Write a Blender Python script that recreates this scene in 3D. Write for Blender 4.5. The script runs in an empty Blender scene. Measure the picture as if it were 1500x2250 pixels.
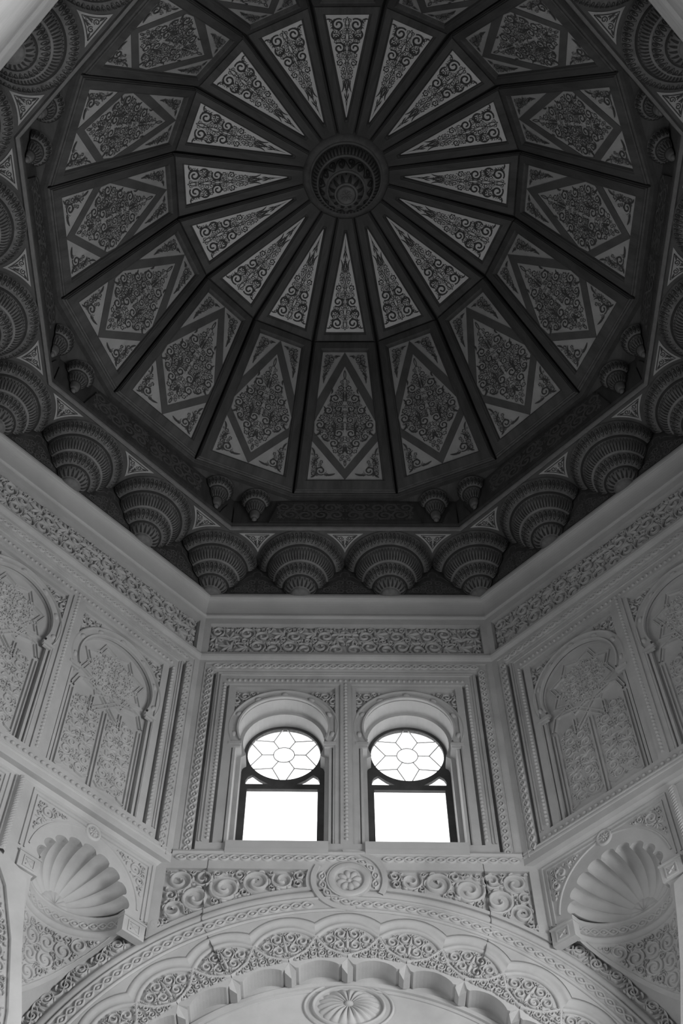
import bpy, math, random
import numpy as np
from mathutils import Matrix, Vector
from mathutils.geometry import tessellate_polygon

# ------------------------------------------------------------------ camera, sky, light, exposure
EYE = 1.6                      # the camera's height above the floor; heights below are counted from the eye
C = bpy.context.scene.collection
SC = bpy.context.scene
sin, cos, pi = math.sin, math.cos, math.pi
def rad(x): return math.radians(x)

def make_camera():
    yaw, pit, rol, f = rad(-2.53442), rad(57.13711), rad(2.33206), 2763.56
    fw = Vector((sin(yaw)*cos(pit), cos(yaw)*cos(pit), sin(pit)))
    r = Vector((cos(yaw), -sin(yaw), 0)); u = r.cross(fw)
    r2 = cos(rol)*r + sin(rol)*u; u2 = -sin(rol)*r + cos(rol)*u
    cd = bpy.data.cameras.new('camera'); cd.sensor_fit = 'HORIZONTAL'; cd.sensor_width = 36
    cd.lens = 36*f/1500; cd.shift_x = 78.878/1500; cd.shift_y = 2.039/1500
    cd.clip_start = .05; cd.clip_end = 300
    o = bpy.data.objects.new('camera', cd); C.objects.link(o)
    m = Matrix((r2, u2, -fw)).transposed().to_4x4()
    m.translation = Vector((-.10156, -4.54288, EYE))
    o.matrix_world = m
    SC.camera = o
make_camera()

wd = bpy.data.worlds.new('overcast_sky'); SC.world = wd; wd.use_nodes = True
bg = wd.node_tree.nodes['Background']; bg.inputs[0].default_value = (1, 1, 1, 1); bg.inputs[1].default_value = 3.0
SC.view_settings.view_transform = 'Standard'; SC.view_settings.look = 'None'
SC.view_settings.gamma = 1; SC.view_settings.use_curve_mapping = False
SC.view_settings.exposure = 0.0

def area(name, loc, target, sx, sy, power):
    l = bpy.data.lights.new(name, 'AREA'); l.shape = 'RECTANGLE'; l.size = sx; l.size_y = sy; l.energy = power
    o = bpy.data.objects.new(name, l); C.objects.link(o)
    o.location = (loc[0], loc[1], loc[2]+EYE)
    dv = Vector(target) - Vector(loc)
    o.rotation_euler = dv.to_track_quat('-Z', 'Y').to_euler()
    return o
# strong daylight at the right arch; the weak left lamp is an added fill
area('daylight_right_arch', (3.75, -.2, 4.4), (0, -.2, 3.2), 2.9, 2.0, 510)
area('left_fill_light', (-3.75, -.2, 4.4), (0, -.2, 3.2), 2.9, 2.0, 120)

# ------------------------------------------------------------------ materials
def mat(name, lo, hi, scale=(3, 3, 3), rough=.85, bump=.0, bscale=70, spec=.3, stain=0):
    m = bpy.data.materials.new(name); m.use_nodes = True
    nt = m.node_tree; N = nt.nodes; L = nt.links; b = N['Principled BSDF']
    tc = N.new('ShaderNodeTexCoord'); mp = N.new('ShaderNodeMapping'); mp.inputs['Scale'].default_value = scale
    L.new(tc.outputs['Object'], mp.inputs['Vector'])
    n = N.new('ShaderNodeTexNoise'); n.inputs['Scale'].default_value = 1; n.inputs['Detail'].default_value = 6; n.inputs['Roughness'].default_value = .65
    L.new(mp.outputs[0], n.inputs['Vector'])
    r = N.new('ShaderNodeValToRGB')
    r.color_ramp.elements[0].position = .32; r.color_ramp.elements[0].color = (lo, lo, lo, 1)
    r.color_ramp.elements[1].position = .68; r.color_ramp.elements[1].color = (hi, hi, hi, 1)
    L.new(n.outputs['Fac'], r.inputs['Fac'])
    col = r.outputs[0]
    if stain:
        n2 = N.new('ShaderNodeTexNoise'); n2.inputs['Scale'].default_value = 2.1; n2.inputs['Detail'].default_value = 5
        L.new(tc.outputs['Object'], n2.inputs['Vector'])
        r2 = N.new('ShaderNodeValToRGB'); s = 1-stain
        r2.color_ramp.elements[0].position = .3; r2.color_ramp.elements[0].color = (s, s, s, 1)
        r2.color_ramp.elements[1].position = .5; r2.color_ramp.elements[1].color = (1, 1, 1, 1)
        L.new(n2.outputs['Fac'], r2.inputs['Fac'])
        mx = N.new('ShaderNodeMix'); mx.data_type = 'RGBA'; mx.blend_type = 'MULTIPLY'; mx.inputs[0].default_value = 1
        L.new(col, mx.inputs[6]); L.new(r2.outputs[0], mx.inputs[7]); col = mx.outputs[2]
    L.new(col, b.inputs['Base Color'])
    b.inputs['Roughness'].default_value = rough; b.inputs['Specular IOR Level'].default_value = spec
    if bump:
        n3 = N.new('ShaderNodeTexNoise'); n3.inputs['Scale'].default_value = bscale; n3.inputs['Detail'].default_value = 4
        L.new(tc.outputs['Object'], n3.inputs['Vector'])
        bp = N.new('ShaderNodeBump'); bp.inputs['Strength'].default_value = bump; bp.inputs['Distance'].default_value = .01
        L.new(n3.outputs['Fac'], bp.inputs['Height']); L.new(bp.outputs[0], b.inputs['Normal'])
    return m
STONE = mat('carved_stone', .38, .46, (2.2, 2.2, 2.2), .9, .12, 55, .2, .13)
PLASTER = mat('smooth_plaster', .39, .46, (1.5, 1.5, 1.5), .88, .05, 40, .2, .05)
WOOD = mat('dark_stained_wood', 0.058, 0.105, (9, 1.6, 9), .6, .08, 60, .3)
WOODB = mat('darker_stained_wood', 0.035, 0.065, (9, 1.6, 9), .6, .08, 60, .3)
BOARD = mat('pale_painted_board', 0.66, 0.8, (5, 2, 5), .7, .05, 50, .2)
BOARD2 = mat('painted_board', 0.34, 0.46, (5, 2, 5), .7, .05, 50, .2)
BAND = mat('brown_strap', 0.09, 0.125, (6, 3, 6), .7, .05, 50, .2)
PAINT = mat('dark_scroll_paint', 0.06, 0.085, (8, 8, 8), .75, 0, 0, .2)
CUPM = mat('turned_wood', 0.09, 0.17, (8, 8, 8), .62, .06, 60, .3)
CUPP = mat('cup_paint', 0.03, 0.042, (8, 8, 8), .75, 0, 0, .2)
PAINTL = mat('pale_scroll_paint', 0.085, 0.115, (8, 8, 8), .75, 0, 0, .2)
LIP = mat('pale_edge', 0.15, 0.21, (8, 8, 8), .6, 0, 0, .3)  # one pale tone for the lip moulding and the turned rings
FRAME = mat('dark_window_iron', 0.045, 0.07, (8, 8, 8), .6, 0, 0, .3)  # dark iron, its tone lifted to imitate haze from the bright panes
CAME = mat('lead_came', .5, .6, (8, 8, 8), .6, 0, 0, .3)  # lead made paler, so the colour carries the glow of the backlit glass
FLOOR = mat('pale_stone_floor', .42, .5, (2, 2, 2), .6, 0, 0, .3)
def glass_mat():
    m = bpy.data.materials.new('window_glass'); m.use_nodes = True
    nt = m.node_tree; N = nt.nodes; L = nt.links
    for n in list(N):
        if n.type == 'BSDF_PRINCIPLED': N.remove(n)
    t = N.new('ShaderNodeBsdfTransparent'); g = N.new('ShaderNodeBsdfGlossy'); g.inputs['Roughness'].default_value = .03
    x = N.new('ShaderNodeMixShader'); x.inputs[0].default_value = .06
    L.new(t.outputs[0], x.inputs[1]); L.new(g.outputs[0], x.inputs[2]); L.new(x.outputs[0], N['Material Output'].inputs[0])
    return m
GLASS = glass_mat()

# ------------------------------------------------------------------ mesh helpers
class MB:
    def __init__(s): s.v = []; s.f = []
    def add(s, vs, fs):
        o = len(s.v); s.v.extend([tuple(p) for p in vs]); s.f.extend([tuple(i+o for i in f) for f in fs])
    def mesh(s, name, m, smooth=False):
        me = bpy.data.meshes.new(name); me.from_pydata(s.v, [], s.f); me.materials.append(m)
        if smooth: me.polygons.foreach_set('use_smooth', [True]*len(me.polygons))
        me.update(); return me

def link(name, me, parent=None, mw=None, label=None, cat=None, kind=None, group=None):
    o = bpy.data.objects.new(name, me); C.objects.link(o)
    if parent is not None: o.parent = parent
    if mw is not None:
        if parent is not None: o.matrix_local = mw
        else: o.matrix_world = mw
    if label: o['label'] = label
    if cat: o['category'] = cat
    if kind: o['kind'] = kind
    elif parent is not None and any(k in name for k in STUFF): o['kind'] = 'stuff'
    if group: o['group'] = group
    return o

STUFF = ('scrollwork', 'carving', 'bead_moulding', 'plaited', 'painted_', 'strapwork', 'scroll_band')
def sarea(p): return sum(p[i-1][0]*p[i][1]-p[i][0]*p[i-1][1] for i in range(len(p)))/2
def plate(mb, outer, holes=(), w0=0., w1=.01, back=False):
    outer = list(outer) if sarea(outer) > 0 else list(outer)[::-1]
    hs = [list(h) if sarea(h) < 0 else list(h)[::-1] for h in holes]
    loops = [outer]+hs; flat = [p for l in loops for p in l]
    tris = tessellate_polygon([[Vector((p[0], p[1], 0)) for p in l] for l in loops])
    fs = []
    for t in tris:
        a, b, c = (flat[i] for i in t)
        s = (b[0]-a[0])*(c[1]-a[1])-(b[1]-a[1])*(c[0]-a[0])
        if abs(s) < 1e-12: continue
        fs.append(tuple(t) if s > 0 else tuple(t)[::-1])
    mb.add([(p[0], p[1], w1) for p in flat], fs)
    if back: mb.add([(p[0], p[1], w0) for p in flat], [f[::-1] for f in fs])
    if abs(w1-w0) > 1e-9:
        for l in loops:
            n = len(l)
            mb.add([(p[0], p[1], w0) for p in l]+[(p[0], p[1], w1) for p in l],
                   [(i, (i+1) % n, n+(i+1) % n, n+i) for i in range(n)])
def rect(a, b, c, d): return [(a, c), (b, c), (b, d), (a, d)]
def box(mb, a, b, c, d, w0, w1): plate(mb, rect(a, b, c, d), (), w0, w1, True)
def arc(cx, cy, r, a0, a1, n, ry=None):
    ry = r if ry is None else ry
    return [(cx+r*cos(rad(a0+(a1-a0)*i/n)), cy+ry*sin(rad(a0+(a1-a0)*i/n))) for i in range(n+1)]

DOME = ((-1, 0), (-.66, .72), (0, 1), (.66, .72), (1, 0))
FLAT = ((-1, 1), (1, 1))
def stroke(mb, pts, wid, h=.012, base=0., prof=DOME, fn=None, closed=False):
    P = np.array(pts, float); n = len(P)
    if n < 2: return
    if closed: T = np.roll(P, -1, 0)-np.roll(P, 1, 0)
    else: T = np.gradient(P, axis=0)
    l = np.hypot(T[:, 0], T[:, 1]); l[l == 0] = 1; T /= l[:, None]
    Nn = np.c_[-T[:, 1], T[:, 0]]
    W = np.full(n, wid, float) if np.isscalar(wid) else np.array(wid, float)
    H = np.minimum(1, W/max(W.max(), 1e-9)*1.4) if prof is DOME else np.ones(n)
    k = len(prof); vs = []
    for i in range(n):
        for a, b in prof:
            q = (P[i, 0]-Nn[i, 0]*W[i]*a, P[i, 1]-Nn[i, 1]*W[i]*a, base+h*b*H[i])
            vs.append(fn(*q) if fn else q)
    fs = []
    m = n if closed else n-1
    for i in range(m):
        j = (i+1) % n
        for a in range(k-1):
            fs.append((i*k+a, i*k+a+1, j*k+a+1, j*k+a))
    # winding: make faces look along +w
    mb.add(vs, fs)

def sweep(mb, path, prof, closed=False, fn=None):
    """moulding of cross-section prof [(offset to the left, w)] along a path, mitred"""
    P = [Vector(p) for p in path]; n = len(P); k = len(prof); vs = []
    for i in range(n):
        a = P[i-1] if (i > 0 or closed) else None
        b = P[(i+1) % n] if (i < n-1 or closed) else None
        d1 = (P[i]-a).normalized() if a is not None else None
        d2 = (b-P[i]).normalized() if b is not None else None
        if d1 is None: d1 = d2
        if d2 is None: d2 = d1
        n1 = Vector((-d1.y, d1.x)); n2 = Vector((-d2.y, d2.x))
        m = (n1+n2); m = m.normalized() if m.length > 1e-6 else n1
        s = 1/max(.35, m.dot(n1))
        for o, w in prof:
            q = (P[i].x+m.x*o*s, P[i].y+m.y*o*s, w); vs.append(fn(*q) if fn else q)
    fs = []
    for i in range(n if closed else n-1):
        j = (i+1) % n
        for a in range(k-1): fs.append((i*k+a, j*k+a, j*k+a+1, i*k+a+1))
    mb.add(vs, fs)

def lathe(mb, prof, n=40, a0=0., a1=360., cx=0, cy=0):
    full = abs(a1-a0) >= 359.9; m = n if full else n+1; k = len(prof); vs = []
    for i in range(m):
        t = rad(a0+(a1-a0)*i/n)
        for r, z in prof: vs.append((cx+r*cos(t), cy+r*sin(t), z))
    fs = []
    for i in range(n):
        j = (i+1) % m
        for a in range(k-1): fs.append((i*k+a, j*k+a, j*k+a+1, i*k+a+1))
    mb.add(vs, fs)

def resample(path, step):
    P = np.array(path, float); d = np.hypot(*np.diff(P, axis=0).T); s = np.r_[0, np.cumsum(d)]
    n = max(2, int(round(s[-1]/step))+1); t = np.linspace(0, s[-1], n)
    Q = np.c_[np.interp(t, s, P[:, 0]), np.interp(t, s, P[:, 1])]
    return Q, t
def normals(Q):
    T = np.gradient(Q, axis=0); T /= np.hypot(T[:, 0], T[:, 1])[:, None]
    return np.c_[-T[:, 1], T[:, 0]], T
def blob(mb, x, y, rx, ry, ang, h, base, n=8, fn=None):
    ca, sa = cos(ang), sin(ang); vs = []
    for f_, g in ((1, 0), (.78, .62), (.38, .93)):
        for i in range(n):
            t = 2*pi*i/n; a, b = rx*f_*cos(t), ry*f_*sin(t)
            vs.append((x+a*ca-b*sa, y+a*sa+b*ca, base+h*g))
    vs.append((x, y, base+h))
    if fn: vs = [fn(*q) for q in vs]
    fs = [(r*n+i, r*n+(i+1) % n, (r+1)*n+(i+1) % n, (r+1)*n+i) for r in range(2) for i in range(n)]
    fs += [(2*n+i, 2*n+(i+1) % n, 3*n) for i in range(n)]
    mb.add(vs, fs)
def chain(mb, path, amp=.028, pitch=.08, tw=.008, h=.016, base=0., fn=None):
    """two strands plaited round a row of bosses"""
    Q, t = resample(path, pitch/8); N_, T = normals(Q); L = t[-1]; k = max(1, round(L/pitch)); p = L/k
    for s in (-1, 1):
        stroke(mb, Q+N_*(s*amp*np.sin(pi*t/p))[:, None], tw, h, base, fn=fn)
    for i in range(k):
        q = np.array([np.interp((i+.5)*p, t, Q[:, 0]), np.interp((i+.5)*p, t, Q[:, 1])])
        j = min(len(T)-1, int((i+.5)*p/L*(len(T)-1)))
        blob(mb, q[0], q[1], p*.26, amp*.55, math.atan2(T[j, 1], T[j, 0]), h*.9, base, 6, fn)
def beads(mb, path, pitch=.045, r=.019, h=.016, base=0.):
    Q, t = resample(path, pitch/2); L = t[-1]; k = max(1, round(L/pitch)); N_, T = normals(Q)
    for i in range(k):
        s = (i+.5)*L/k; j = min(len(T)-1, int(s/L*(len(T)-1)))
        blob(mb, float(np.interp(s, t, Q[:, 0])), float(np.interp(s, t, Q[:, 1])), r*.95, r, math.atan2(T[j, 1], T[j, 0]), h, base, 6)

# ------------------------------------------------------------------ scroll ornament
def spiral(cx, cy, r, a0, dr=1, turns=1.55, n=None, w=.15, lead=None):
    n = n or max(12, int(20*min(1.2, .6+r*8)))
    pts = []; wd_ = []
    if lead is not None:
        sx, sy = cx+r*cos(a0), cy+r*sin(a0)
        tx, ty = -sin(a0)*dr, cos(a0)*dr
        for i in range(5):
            t = i/5
            b0, b1, b2 = (1-t)**2, 2*t*(1-t), t*t
            mx, my = sx-tx*r*.7, sy-ty*r*.7
            pts.append((b0*lead[0]+b1*mx+b2*sx, b0*lead[1]+b1*my+b2*sy)); wd_.append(r*w*(.35+.6*t))
    for i in range(n+1):
        t = i/n; rr = r*(1-t)**.8*.84+r*.16; a = a0+dr*turns*2*pi*t
        pts.append((cx+rr*cos(a), cy+rr*sin(a)))
        wd_.append(r*w*(1+.35*sin(pi*t)) if t < .93 else r*w*1.5)
    return pts, wd_
def leaf(x, y, ang, ln, wd_, bend=.5, n=7):
    pts = []; W = []
    for i in range(n+1):
        t = i/n; a = ang+bend*(t-.5)
        pts.append((x+ln*t*cos(a), y+ln*t*sin(a))); W.append(wd_*(sin(pi*min(1, t*.92+.04))**.8)+.0006)
    return pts, W
def inside(poly, X, Y):
    c = np.zeros(X.shape, bool); n = len(poly)
    for i in range(n):
        x0, y0 = poly[i-1]; x1, y1 = poly[i]
        if y0 == y1: continue
        k = ((y0 > Y) != (y1 > Y)) & (X < (x1-x0)*(Y-y0)/(y1-y0)+x0); c ^= k
    return c
def pack(poly, rmax, rmin, mirror=False, grid=90, margin=.004, init=(), lim=400):
    P = np.array(poly, float); lo, hi = P.min(0), P.max(0); st = max(hi-lo)/grid
    X, Y = np.meshgrid(np.arange(lo[0]+st/2, hi[0], st), np.arange(lo[1]+st/2, hi[1], st))
    X, Y = X.ravel(), Y.ravel(); k = inside(poly, X, Y)
    if mirror: k &= X > 0
    X, Y = X[k], Y[k]; D = np.full(X.shape, 9.)
    for i in range(len(P)):
        a, b = P[i-1], P[i]; ab = b-a; l2 = ab@ab
        if l2 == 0: continue
        t = np.clip(((X-a[0])*ab[0]+(Y-a[1])*ab[1])/l2, 0, 1)
        D = np.minimum(D, np.hypot(X-a[0]-t*ab[0], Y-a[1]-t*ab[1]))
    D -= margin
    if mirror: D = np.minimum(D, X-margin*.3)
    out = []
    for c in init:
        out.append(c); D = np.minimum(D, np.hypot(X-c[0], Y-c[1])-c[2])
    while len(X) and len(out) < lim:
        m = D.max()
        if m < rmin: break
        if m > rmax: i = int(np.argmin(np.where(D >= rmax, D+.02*Y, 9))); r = rmax
        else: i = int(np.argmax(D)); r = m
        out.append((X[i], Y[i], r)); D = np.minimum(D, np.hypot(X-X[i], Y-Y[i])-r)
    return out
def scrolls(circ, w=.13, big=.0, seed=1, palm=.16, pmax=2.6):
    rng = random.Random(seed); S = []; dirs = []
    for i, (x, y, r) in enumerate(circ):
        j = None; best = 9
        for k in range(i):
            if circ[k][2] < big: continue
            d = math.hypot(circ[k][0]-x, circ[k][1]-y)-circ[k][2]-r
            if d < best: best, j = d, k
        if j is None: a0, dr = -pi/2, 1; lead = None
        else:
            a0 = math.atan2(circ[j][1]-y, circ[j][0]-x); dr = -dirs[j]
            q = circ[j]; aj = math.atan2(y-q[1], x-q[0])-dirs[j]*.7
            lead = (q[0]+q[2]*cos(aj), q[1]+q[2]*sin(aj)) if best < r*1.5 else None
        dirs.append(dr)
        if r > big:
            if r < big*pmax and rng.random() < palm:          # a small palmette instead of a scroll
                for q in (-1.1, -.55, 0, .55, 1.1):
                    S.append(leaf(x+r*.8*cos(a0), y+r*.8*sin(a0), a0+pi+q, r*(1.75-.45*abs(q)), r*w*1.5, q*.8, 6))
                continue
            S.append(spiral(x, y, r*1.02, a0-dr*.6, dr, 1.2 if r < .03 else 1.4, w=w*.82, lead=lead))
            for q in (1.5, 2.5, 3.6):
                a = a0-dr*.6+dr*q; rr = r*(1.02*(1-q/(2*pi*1.4))**.85+.03)
                S.append(leaf(x+rr*cos(a), y+rr*sin(a), a+dr*.75, r*.46, r*w*.9, dr*1.5, 5))
        else:
            S.append(leaf(x-r*cos(a0+pi)*1.1, y-r*sin(a0+pi)*1.1, a0+pi+dr*.4, r*2.3, r*.32, -dr*1.3, 6))
    return S
def rinceau(L, h, n, w=.13):
    """running scroll of length L and height h: a waving stem with a spiral in every hollow"""
    S = []; p = L/n; a = h*.36
    S.append(([(L*i/(n*10), h/2-a*cos(pi*i/10)) for i in range(n*10+1)], [h*.045]*(n*10+1)))
    for i in range(n):
        up = 1 if i % 2 == 0 else -1; cx, cy = (i+.5)*p, h/2+up*h*.08; r = min(p*.42, h*.42)
        S.append(spiral(cx+p*.04, cy, r, pi/2*up+pi*.5, up, 1.6, w=w))
        for q, l in ((.9, .5), (2.0, .6), (3.2, .6)):
            t = pi/2*up+pi*.5+up*q; S.append(leaf(cx+r*.9*cos(t), cy+r*.9*sin(t), t+up*.8, r*l, r*.15, up*1.3, 6))
        x0 = (i+1)*p; S.append(leaf(x0, h/2, pi/2*(-up)+.5, h*.42, h*.055, -1.1*up, 7)); S.append(leaf(x0-p*.1, h/2+up*h*.06, pi/2*up-.4, h*.36, h*.05, .9*up, 7))
    return S
def mirrored(S): return S+[([(-x, y) for x, y in p], w) for p, w in S]
def moved(S, dx, dy, k=1): return [([(x*k+dx, y*k+dy) for x, y in p], np.array(w)*k) for p, w in S]
def carve(mb, S, h=.014, base=0., fn=None):
    for p, w in S: stroke(mb, p, w, h, base, DOME, fn)
def paint(mb, S, base=.002, fn=None):
    for i, (p, w) in enumerate(S): stroke(mb, p, w, base+.00001*i, 0., FLAT, fn)

# ------------------------------------------------------------------ frames of reference
T8 = math.tan(rad(22.5)); T16 = math.tan(rad(11.25))
def side(phi, a):
    """local x to the right, y up, z into the room, of the octagon side that faces phi at distance a"""
    n = Vector((cos(rad(phi)), sin(rad(phi)), 0)); u = Vector((sin(rad(phi)), -cos(rad(phi)), 0))
    m = Matrix((u, Vector((0, 0, 1)), -n)).transposed().to_4x4(); m.translation = n*a+Vector((0, 0, EYE)); return m
def run(mb, prof, a, t=T8):
    """straight moulding of one octagon side, mitred at both corners; prof = [(w, z)]"""
    vs = []; fs = []
    for w, z in prof:
        h = (a-w)*t; vs += [(-h, z, w), (h, z, w)]
    for i in range(len(prof)-1): fs.append((2*i, 2*i+1, 2*i+3, 2*i+2))
    mb.add(vs, fs)
MESH = {}
def cached(key, fn):
    if key not in MESH: MESH[key] = fn()
    return MESH[key]

A = 3.52
SIDES = {'front': 90, 'front_left': 135, 'left': 180, 'back_left': 225, 'back': 270, 'back_right': 315, 'right': 0, 'front_right': 45}
WORDS = {'front': 'window side', 'front_left': 'lower left side', 'left': 'left side', 'back_left': 'upper left side',
         'back': 'camera side', 'back_right': 'upper right side', 'right': 'right side', 'front_right': 'lower right side'}
def which(nm, s):
    if nm == 'front': return 'left' if s < 0 else 'right'
    up = s < 0 if nm in ('front_left', 'left', 'back_left') else s > 0
    return 'upper' if up else 'lower'
WC, HZ = .588, 8.84            # arch centres of each pair and their height

def keyhole(uc, R, jamb, imp, zb, n=28):
    a = math.degrees(math.acos(imp/R)); zs = HZ-R*sin(rad(a))
    return ([(uc-jamb, zb), (uc-jamb, zs-.05), (uc-imp, zs-.02)]+arc(uc, HZ, R, 180+a, -a, n)+[(uc+imp, zs-.02), (uc+jamb, zs-.05), (uc+jamb, zb)])

# ------------------------------------------------------------------ walls
ARCZ = 4.2                     # centre height of the great arches
RCYL = 2.82                    # outer radius of the great arch, where it cuts the slanting walls
def zcyl(u, a): 
    x = (a-abs(u))/math.sqrt(2); return ARCZ+math.sqrt(max(.01, RCYL**2-x*x))

NU, NZ, NR = .725, 6.53, .40
DEP = .82                      # niche depth against its half width   # shell niches of the slanting walls
NL = 9
def lobe(t):
    x = (t*NL) % 1*2-1; return math.sqrt(max(0, 1-x*x))
def niche_rim(n=9*8):
    out = []
    for i in range(n+1):
        t = i/n; r = NR+.062*lobe(min(t, .99999)); out.append((NU+r*cos(pi*t), NZ+r*.82*sin(pi*t)))
    return out                 # from the right, over the top, to the left

def lower_slant_outline():
    right = [(0, -EYE), (.5, -EYE), (.5, 4.75), (.47, 5.2), (.36, 5.65), (.30, 6.0), (.285, 6.30), (NU-.42, 6.34), (NU-.42, NZ)]
    rim = niche_rim()[::-1]
    right += rim[1:-1]+[(NU+.42, NZ), (NU+.455, zcyl(1.175, 3.6)+.01)]
    for i in range(9):
        u = 1.19+(1.42-1.19)*i/8; right.append((u, zcyl(u, 3.6)))
    right += [(1.42, 7.14)]
    left = [(-x, z) for x, z in right[::-1]]
    return right[1:]+left[:-1]

def slab(holes_a, holes_b, wa, lower=None):
    """the masonry behind the carved layers of an upper wall"""
    mb = MB(); e = 1.60
    plate(mb, rect(-e, e, 7.12, 11.0), holes_a, wa, -.07)
    plate(mb, rect(-e, e, 7.12, 11.0), holes_b, -.46, wa)
    if lower: lower(mb)
    return mb

def front_lower(mb):
    """front wall below the windows: its face stands back .03 behind the mouldings; cusped arch opening below"""
    inner = []
    for k in range(-5, 5):
        for t, r in ((0, 2.052), (.098, 2.0), (.15, 1.995), (.19, 2.008), (.25, 2.021), (.31, 2.030), (.38, 2.037), (.44, 2.041), (.5, 2.042), (.56, 2.041), (.62, 2.037), (.69, 2.030), (.75, 2.021), (.81, 2.008), (.85, 1.995), (.902, 2.0)):
            a = rad(90-(k+t)*12.6); inner.append((r*cos(a), ARCZ+r*sin(a)))
    inner.append((2.052*cos(rad(90-63)), ARCZ+2.052*sin(rad(90-63))))
    outer = [(1.985, ARCZ), (2.95, ARCZ), (2.95, 6.9), (1.6, 6.9), (1.6, 7.16), (-1.6, 7.16), (-1.6, 6.9), (-2.95, 6.9), (-2.95, ARCZ), (-1.985, ARCZ)]
    plate(mb, outer+inner, (), -.24, -.03)
    plate(mb, rect(-2.95, 2.95, -EYE, ARCZ), (), -.3, -.03)

def wall_mesh(kind):
    zb = 7.39
    ha = [keyhole(s*WC, .42, .433, .388, zb) for s in (-1, 1)]
    hb = [keyhole(s*WC, .385, .392, .35, zb) for s in (-1, 1)]
    if kind == 'front': return slab(ha, hb, -.23, front_lower).mesh('wall_front', STONE)
    if kind == 'slant':
        def low(mb):
            plate(mb, lower_slant_outline(), (), -.6, -.08)
            plate(mb, rect(-1.25, 1.25, -EYE, 7.1), (), -1.2, -1.02)   # masonry far behind, between the two great arches
        mb = MB(); e = 1.6
        plate(mb, rect(-e, e, 7.12, 11.0), ha, -.1, -.07); plate(mb, rect(-e, e, 7.12, 11.0), (), -.46, -.1); low(mb)
        return mb.mesh('wall_slant', STONE)
    mb = slab(ha if kind == 'plain' else (), hb if kind == 'plain' else (), -.23)
    if kind in ('plain', 'open', 'gallery'):        # walls outside the picture: windows above, a tall open arch below
        e = 1.6 if kind == 'gallery' else 2.95
        plate(mb, [(-e, -EYE), (-1.58, -EYE), (-1.58, 5.3)]+arc(0, 5.3, 1.58, 180, 0, 24, 1.0)+[(1.58, -EYE), (e, -EYE)]+([(e, 6.9), (1.6, 6.9)] if e > 2 else [])
              +[(1.6, 7.16), (-1.6, 7.16)]+([(-1.6, 6.9), (-e, 6.9)] if e > 2 else []), (), -.46, 0)
    return mb.mesh('wall_'+kind, STONE)

def plain_slant_mesh():
    mb = MB(); plate(mb, rect(-1.6, 1.6, -EYE, 11.0), (), -.46, 0); return mb.mesh('wall_plain_slant', STONE)

def groove(mb, u0, u1, z0, z1, w, dep):
    """walls and bottom of a sunk channel"""
    mb.add([(u0, z0, w), (u1, z0, w), (u1, z1, w), (u0, z1, w), (u0, z0, w-dep), (u1, z0, w-dep), (u1, z1, w-dep), (u0, z1, w-dep)],
           [(0, 4, 7, 3), (1, 2, 6, 5), (3, 7, 6, 2), (0, 1, 5, 4), (4, 5, 6, 7)])
def m_outer(bottom):
    mb = MB()
    plate(mb, rect(-1.458, 1.458, 7.15, 9.80), [rect(-1.306, 1.306, 7.25, 9.625)], -.07, 0)
    for s in (-1, 1):          # thin fillets beside the plait
        stroke(mb, [(s*1.395, 7.2), (s*1.395, 9.72)], .006, .008, 0)
    stroke(mb, [(-1.395, 9.722), (1.395, 9.722)], .006, .008, 0)
    return mb.mesh('outer_border', STONE)
def m_chain(bottom):
    mb = MB()
    for s in (-1, 1): chain(mb, [(s*1.338, 7.25), (s*1.338, 9.63)], .027, .08, .0095, .017)
    chain(mb, [(-1.31, 9.672), (1.31, 9.672)], .026, .082, .0095, .017)
    return mb.mesh('plaited_moulding', STONE, True)
def m_inner():
    mb = MB()
    plate(mb, rect(-1.278, 1.278, 7.25, 9.625), [rect(.052, 1.165, 7.39, 9.435), rect(-1.165, -.052, 7.39, 9.435)], -.07, -.02)
    plate(mb, rect(-1.31, 1.31, 9.60, 9.63), (), -.07, -.012)
    for s in (-1, 1):          # raised panel edge standing free of the bead band: a dark channel on its outer side
        plate(mb, [(s*1.137, 7.39), (s*1.065, 7.39), (s*1.065, 9.40), (s*.10, 9.40), (s*.10, 7.39), (s*.052, 7.39), (s*.052, 9.437), (s*1.137, 9.437)], (), -.07, -.035)
    for u, w in ((1.255, .007), (1.228, .005)):
        sweep(mb, [(-u, 7.4), (-u, 9.625-(1.29-u)), (u, 9.625-(1.29-u)), (u, 7.4)], [(-w, -.02), (-w*.5, -.008), (w*.5, -.008), (w, -.02)])
    return mb.mesh('inner_border', STONE)
def m_beads(front):
    mb = MB()
    for u in (-1.18, 0, 1.18): beads(mb, [(u, 7.42), (u, 9.45)], .0445, .018, .017, -.02)
    beads(mb, [(-1.17, 9.482), (1.17, 9.482)], .052, .019, .017, -.02)
    if not front: beads(mb, [(-1.26, 7.318), (1.26, 7.318)], .06, .024, .02, -.02)
    return mb.mesh('bead_moulding', STONE, True)
def m_horseshoe():
    mb = MB(); a = 22.5
    sweep(mb, arc(0, 0, .47, 180+a, -a, 40), [(.055, -.06), (.052, -.035), (.040, -.03), (.033, -.052), (-.028, -.052), (-.034, -.03), (-.050, -.033), (-.052, -.06)])
    for s in (-1, 1):          # imposts
        box(mb, s*.44-.06, s*.44+.06, -.235, -.2, -.06, -.03)
        box(mb, s*.435-.045, s*.435+.045, -.262, -.237, -.06, -.042)
    return mb.mesh('horseshoe_arch', STONE)
def m_roundel():
    mb = MB(); blob(mb, 0, 0, .036, .026, 0, .02, 0, 12); return mb.mesh('arch_boss', STONE, True)
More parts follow.
